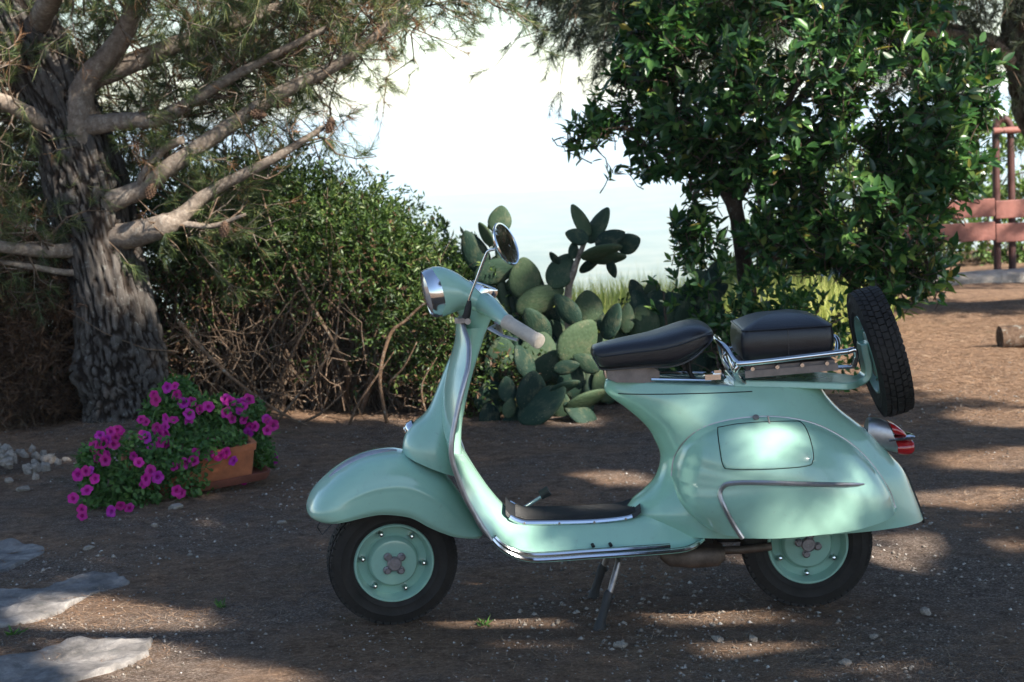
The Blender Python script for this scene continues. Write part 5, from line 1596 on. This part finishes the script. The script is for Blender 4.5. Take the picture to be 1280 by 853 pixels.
# ------------------------------------------------------------------ fence, log, kerb
fx, fy = 4.0, 15.4
fence = thing('fence', (fx, fy, gz(fx, fy)), 'dark red wooden fence with pale red boards behind the laurel', 'fence')
fz = gz(fx, fy)
for X0_ in (3.99, 5.7):
    for sx in (-.06, .06):
        b = MB(); b.tube(cr([(X0_ + sx, fy, fz - .1), (X0_ + sx, fy, fz + .5), (X0_ + sx, fy, fz + 1.14), (X0_ + sx * .9, fy, fz + 1.22), (X0_ + sx * .55, fy, fz + 1.26), (X0_ + sx * .05, fy, fz + 1.275)], 24), .030, 10, flat=1.0)
        b.build('post', WOODDARK, fence, world_space=True)
for z0, h in ((.285, .15), (.475, .145)):
    for xa, xb in ((3.02, 3.9), (3.905, 6.0)):
        b = MB()
        b.box(((xa + xb) / 2, fy - .055, fz + z0 + h / 2 + .02), (xb - xa, .03, h), Matrix.Rotation(math.radians(-.8), 3, 'Y'))
        o = b.build('board', WOODRED, fence, world_space=True, smooth=False)
        bv = o.modifiers.new('bevel', 'BEVEL'); bv.width = .006; bv.segments = 2
b = MB(); b.tube([(3.9, fy - .05, fz + 1.18), (6.0, fy - .05, fz + 1.20)], .028, 10); b.build('rail', WOODRED, fence, world_space=True)
b = MB(); secs = []
for i in range(40):
    x = 2.2 + i * .1
    secs.append([(x, 15.15 + y + .04 * noise.noise(Vector((x * 3, 1, 1))), gz(x, 15.2) + z + .02 * noise.noise(Vector((x * 4, 0, 2)))) for y, z in ((-.22, -.05), (-.2, .05), (-.16, .075), (.10, .08), (.16, .05), (.18, -.05))])
b.loft(secs, True, True, True)
o = b.build('stone_kerb', LIMESTONE, sharp=50); tag(o, 'low pale stone kerb along the foot of the red fence', 'kerb')
b = limb([(2.84, 11.1, .06), (3.1, 11.12, .062), (3.5, 11.15, .065), (4.0, 11.2, .07)], [.068, .07, .07, .066], 18, .06, .03, 90)
o = b.build('log', LOGBARK, sharp=60); tag(o, 'short sawn log lying on the sunlit needle litter', 'log')

# ------------------------------------------------------------------ paving stones, rubble, pebbles
def slab(name, outline, label, seed, h=.035):
    c = np.mean(outline, axis=0)
    o_ = cr(list(outline) + [outline[0]], 72)[:-1]
    b = MB(); secs = []
    for q, z in ((1.03, -.05), (1.0, h * .5), (.985, h * .9), (.96, h), (.85, h), (.7, h), (.52, h), (.34, h), (.17, h), (.04, h)):
        row = []
        for k, p in enumerate(o_):
            x, y = c + (p - c) * (q + (.07 * noise.noise(Vector((k * .35, seed, 0))) + .04 * noise.noise(Vector((k * 1.1, seed, 4))) if q > .9 else 0))
            v = Vector((x * 7, y * 7, seed))
            zz = z
            if z > h * .4:
                zz += .016 * noise.noise(v) + .010 * noise.noise(v * 3.1) + .005 * noise.noise(v * 9)
            row.append((x, y, gz(x, y) + zz))
        secs.append(row)
    b.loft(secs, True, False, True)
    return tag(b.build(name, SLABM, sharp=60), label, 'stone', 'paving stones')


SLABM = bark_mat('weathered_limestone', (.07, .065, .062), (.19, .175, .165), (.36, .335, .31), zs=1, scale=9, lich=(.10, .10, .095))
for i, (s_, lab) in enumerate(zip(FLAGS, ('grey paving stone farthest from the scooter, closest to the rubble heap', 'rough pitted grey paving stone between two others', 'smooth sunlit paving stone, the longest of the three'))):
    slab('paving_stone', [np.array(p) for p in s_], lab, i * 3.3, (.006, .014, .012)[i])


def rock(seed, n=2):
    import bmesh
    bm = bmesh.new(); bmesh.ops.create_icosphere(bm, subdivisions=n, radius=1)
    for v in bm.verts:
        v.co = Vector([math.copysign(abs(c) ** .8, c) for c in v.co]) * 1.0; v.co *= 1 + .45 * noise.noise(v.co * 1.3 + Vector((seed * 3.1, 0, 0))) + .12 * noise.noise(v.co * 3 + Vector((0, seed, 0)))
    me = bpy.data.meshes.new('rock'); bm.to_mesh(me); bm.free()
    me.materials.append(PEBM)
    return me


PEBM = mat('pale_pebble', (.30, .26, .22), .9, var=.35, scale=3, bump=.5, bscale=9, spec=.2)
RK = [rock(i) for i in range(5)]
# larger pebbles one can pick out
PEB = [(-1.33, 7.32, .028, 'flat pale stone lying just below the terracotta tray'), (-1.35, 6.98, .018, 'small white pebble between the planter and the grey slab'), (-1.52, 6.63, .018, 'white pebble beside the farthest grey slab'),
       (-.88, 6.98, .017, 'pale pebble on open ground right of the planter'), (-1.15, 6.55, .013, 'tiny pale pebble in the middle of the bare ground'), (.53, 5.15, .020, 'round pale pebble in front of the rear wheel, beside a darker one'),
       (.625, 5.13, .021, 'round tan pebble in front of the rear wheel, beside a paler one'), (.99, 6.35, .034, 'pale stone showing just behind the rear tyre'), (1.14, 5.33, .026, 'jagged white stone to the right of the rear wheel'),
       (.83, 4.86, .02, 'white stone chip right of the sunlit strip in the foreground'), (.26, 5.13, .022, 'pale irregular stone beside the rubber foot of the stand'), (-.17, 4.83, .017, 'bluish white pebble in the foreground below the front wheel'),
       (.36, 6.2, .02, 'grey pebble in the shade under the scooter'), (.95, 5.1, .016, 'small pale pebble between the rear wheel and the stone chip'), (-2.15, 8.0, .03, 'pale stone at the foot of the rubble heap'), (-2.05, 7.85, .03, 'larger pale stone that rolled off the rubble heap')]
for i, (x, y, r, lab) in enumerate(PEB):
    o = link('pebble', RK[i % 5]); o.location = (x, y, gz(x, y) + r * .25); r *= .72; o.scale = (r * random.uniform(1, 1.6), r * random.uniform(.7, 1), r * .55); o.rotation_euler = (0, 0, random.uniform(0, 6))
    tag(o, lab, 'stone', 'loose pale stones')
# rubble heap at the left
rub = thing('rubble_heap', (-2.3, 8.25, gz(-2.3, 8.25)), 'low heap of pale limestone rubble left of the pine', 'rubble')
for k in range(90):
    x, y = -2.32 + random.gauss(0, .16), 8.28 + random.gauss(0, .14)
    h_ = .10 * math.exp(-(((x + 2.32) / .2) ** 2 + ((y - 8.28) / .2) ** 2))
    r = random.uniform(.008, .024)
    o = link('stone', RK[k % 5], rub); o.location = Vector((x, y, gz(x, y) + h_)) - BASES[rub.name]; o.scale = (r * 1.3, r, r * .8); o.rotation_euler = (random.uniform(0, 3), random.uniform(0, 3), random.uniform(0, 6))

# grit and needle litter
def scatter_ground(n, x0, x1, y0, y1):
    x = rng.uniform(x0, x1, n); y = y0 + (y1 - y0) * rng.random(n) ** 1.25
    half = .30 * y + .35
    x = np.clip(x, -1, 1) * half
    z = np.array([gz(a, b_) for a, b_ in zip(x, y)])
    return np.stack([x, y, z], 1)


n = 60000
pos = scatter_ground(n, -1, 1, 4.5, 10.5)
ico = bpy.data.meshes.new('tmp')
T = np.array([(1, 0, 0), (-1, 0, 0), (0, 1, 0), (0, -1, 0), (0, 0, 1), (0, 0, -.6)]); TF = np.array([(0, 2, 4), (2, 1, 4), (1, 3, 4), (3, 0, 4), (2, 0, 5), (1, 2, 5), (3, 1, 5), (0, 3, 5)])
sz = .0012 + .0070 * rng.random(n) ** 7
gd = np.array([noise.noise(Vector((a * .8, b_ * .8, 12.0))) + .6 * noise.noise(Vector((a * 3, b_ * 3, 3.0))) for a, b_ in pos[:, :2]])
sz *= np.clip(.75 + 1.1 * gd, .12, 1.3)
rot = rng.uniform(0, 6.28, n); c_, s_ = np.cos(rot), np.sin(rot)
TT = T[None] * (sz[:, None, None] * rng.uniform(.6, 1.4, (n, 6, 3)))
TX = TT[..., 0] * c_[:, None] - TT[..., 1] * s_[:, None]; TY = TT[..., 0] * s_[:, None] + TT[..., 1] * c_[:, None]
V = np.stack([TX, TY, TT[..., 2] * .8], -1) + pos[:, None] + np.array([0, 0, .001])
F = (TF[None] + (np.arange(n) * 6)[:, None, None]).reshape(-1, 3)
GRIT = leaf_mat('grit', [(0, (.10, .082, .068)), (.6, (.24, .21, .18)), (.93, (.36, .33, .30)), (1, (.52, .49, .45))], .9, 0, .2)
o = link('grit', bulk('grit', V.reshape(-1, 3), F, GRIT)); tag(o, 'scattered pale grit on the brown ground', 'grit', kind='stuff')
n = 260000
pos = scatter_ground(n, -1, 1, 4.5, 14)
dens = np.array([noise.noise(Vector((a * 1.1, b_ * 1.1, 2.0))) for a, b_ in pos[:, :2]])
far_r = pos[:, 0] > 1.6
keep = (rng.random(n) < np.clip(.35 + 1.5 * dens, .05, 1)) | far_r
pos = pos[keep]; n = len(pos)
az = rng.uniform(0, 6.28, n); el = np.abs(rng.normal(0, .16, n))
d = np.stack([np.cos(az) * np.cos(el), np.sin(az) * np.cos(el), np.sin(el)], 1)
V, F = leaves(pos + np.array([0, 0, .003]), d, np.tile([0., 0, 1], (n, 1)) + rng.normal(size=(n, 3)) * .3, rng.uniform(.022, .055, n) * np.where(pos[:, 1] > 9, 1.3, 1), np.where(pos[:, 1] > 8.5, .0024, .0013), NEEDLE)
LITTER = leaf_mat('fallen_needles', [(0, (.09, .048, .028)), (.5, (.22, .13, .075)), (.9, (.36, .235, .15)), (1, (.5, .39, .28))], .8, 0, .2)
o = link('needle_litter', bulk('needle_litter', V, F, LITTER)); tag(o, 'fallen brown pine needles strewn over the ground', 'needles', kind='stuff')
# small weeds
for i, (x, y, lab) in enumerate(((-.12, 5.42, 'tiny green weed in the sunlit strip beside the front wheel'), (-.93, 5.75, 'tiny green weed between the scooter and the paving stones'), (-1.5, 5.5, 'tuft of low green weeds between two paving stones'), (-.62, 8.35, 'small green weed at the foot of the hedge'))):
    m_ = 26
    p_ = np.tile([x, y, gz(x, y)], (m_, 1)) + rng.normal(size=(m_, 3)) * np.array([.006, .006, 0])
    V, F = leaves(p_, unit(rand_dirs(m_) * .8 + np.array([0, 0, .5])), rand_dirs(m_), rng.uniform(.015, .04, m_), .006, LEAF4)
    tag(link('weed', bulk('weed', V, F, PETLEAF)), lab, 'weed', 'small weeds')

# ------------------------------------------------------------------ beyond the yard
n = 26000
x = rng.uniform(-1.5, 3.4, n); y = rng.uniform(11.6, 19, n)
ok = np.array([y_ > yard_edge(x_) + .5 for x_, y_ in zip(x, y)]); x, y = x[ok], y[ok]; n = len(x)
z = np.array([gz(a, b_) for a, b_ in zip(x, y)])
hgt = .30 + .22 * np.array([noise.noise(Vector((a * .8, b_ * .5, 8))) for a, b_ in zip(x, y)]) + rng.uniform(-.1, .12, n) + .05 * (y - 12)
V, F = leaves(np.stack([x, y, z], 1), unit(rng.normal(size=(n, 3)) * .28 + np.array([0, 0, 1])), rand_dirs(n), np.maximum(.12, hgt), .012, NEEDLE)
o = link('tall_grass', bulk('tall_grass', V, F, GRASSLEAF)); tag(o, 'tall sunlit yellow green grass on the slope beyond the cactus', 'grass', kind='stuff')
for i, (x, y, s_, lab) in enumerate(((3.2, 17.0, 1.0, 'sunlit green bush behind the fence boards, partly hidden by the laurel'), (4.3, 17.2, 1.1, 'sunlit green bush behind the paired fence posts'), (2.2, 15.6, .9, 'sunlit green bush seen through gaps in the laurel'))):
    shrub('green_bush', (x, y), [(x, y, gz(x, y) + .45 * s_, .6 * s_, .5 * s_, .55 * s_), (x + .3, y + .2, gz(x, y) + .8 * s_, .45 * s_, .4 * s_, .4 * s_)], 9000, .06, .03, FARLEAF, lab, 'bush', 'bushes beyond the fence', 6)

# ------------------------------------------------------------------ haze over plain and sea
b = MB(); b.box((0, 16500, -70.5), (70000, 47000, 177))
hm = bpy.data.materials.new('haze'); hm.use_nodes = True
hn = hm.node_tree; hn.nodes.clear()
ho = hn.nodes.new('ShaderNodeOutputMaterial'); hv = hn.nodes.new('ShaderNodeVolumePrincipled')
hv.inputs['Color'].default_value = (.70, .85, 1.0, 1)
hv.inputs['Density'].default_value = .00038
hv.inputs['Anisotropy'].default_value = 0.0
hn.links.new(hv.outputs[0], ho.inputs['Volume'])
haze = b.build('haze', hm, smooth=False); tag(haze, 'pale haze over the coastal plain', 'haze', kind='stuff')
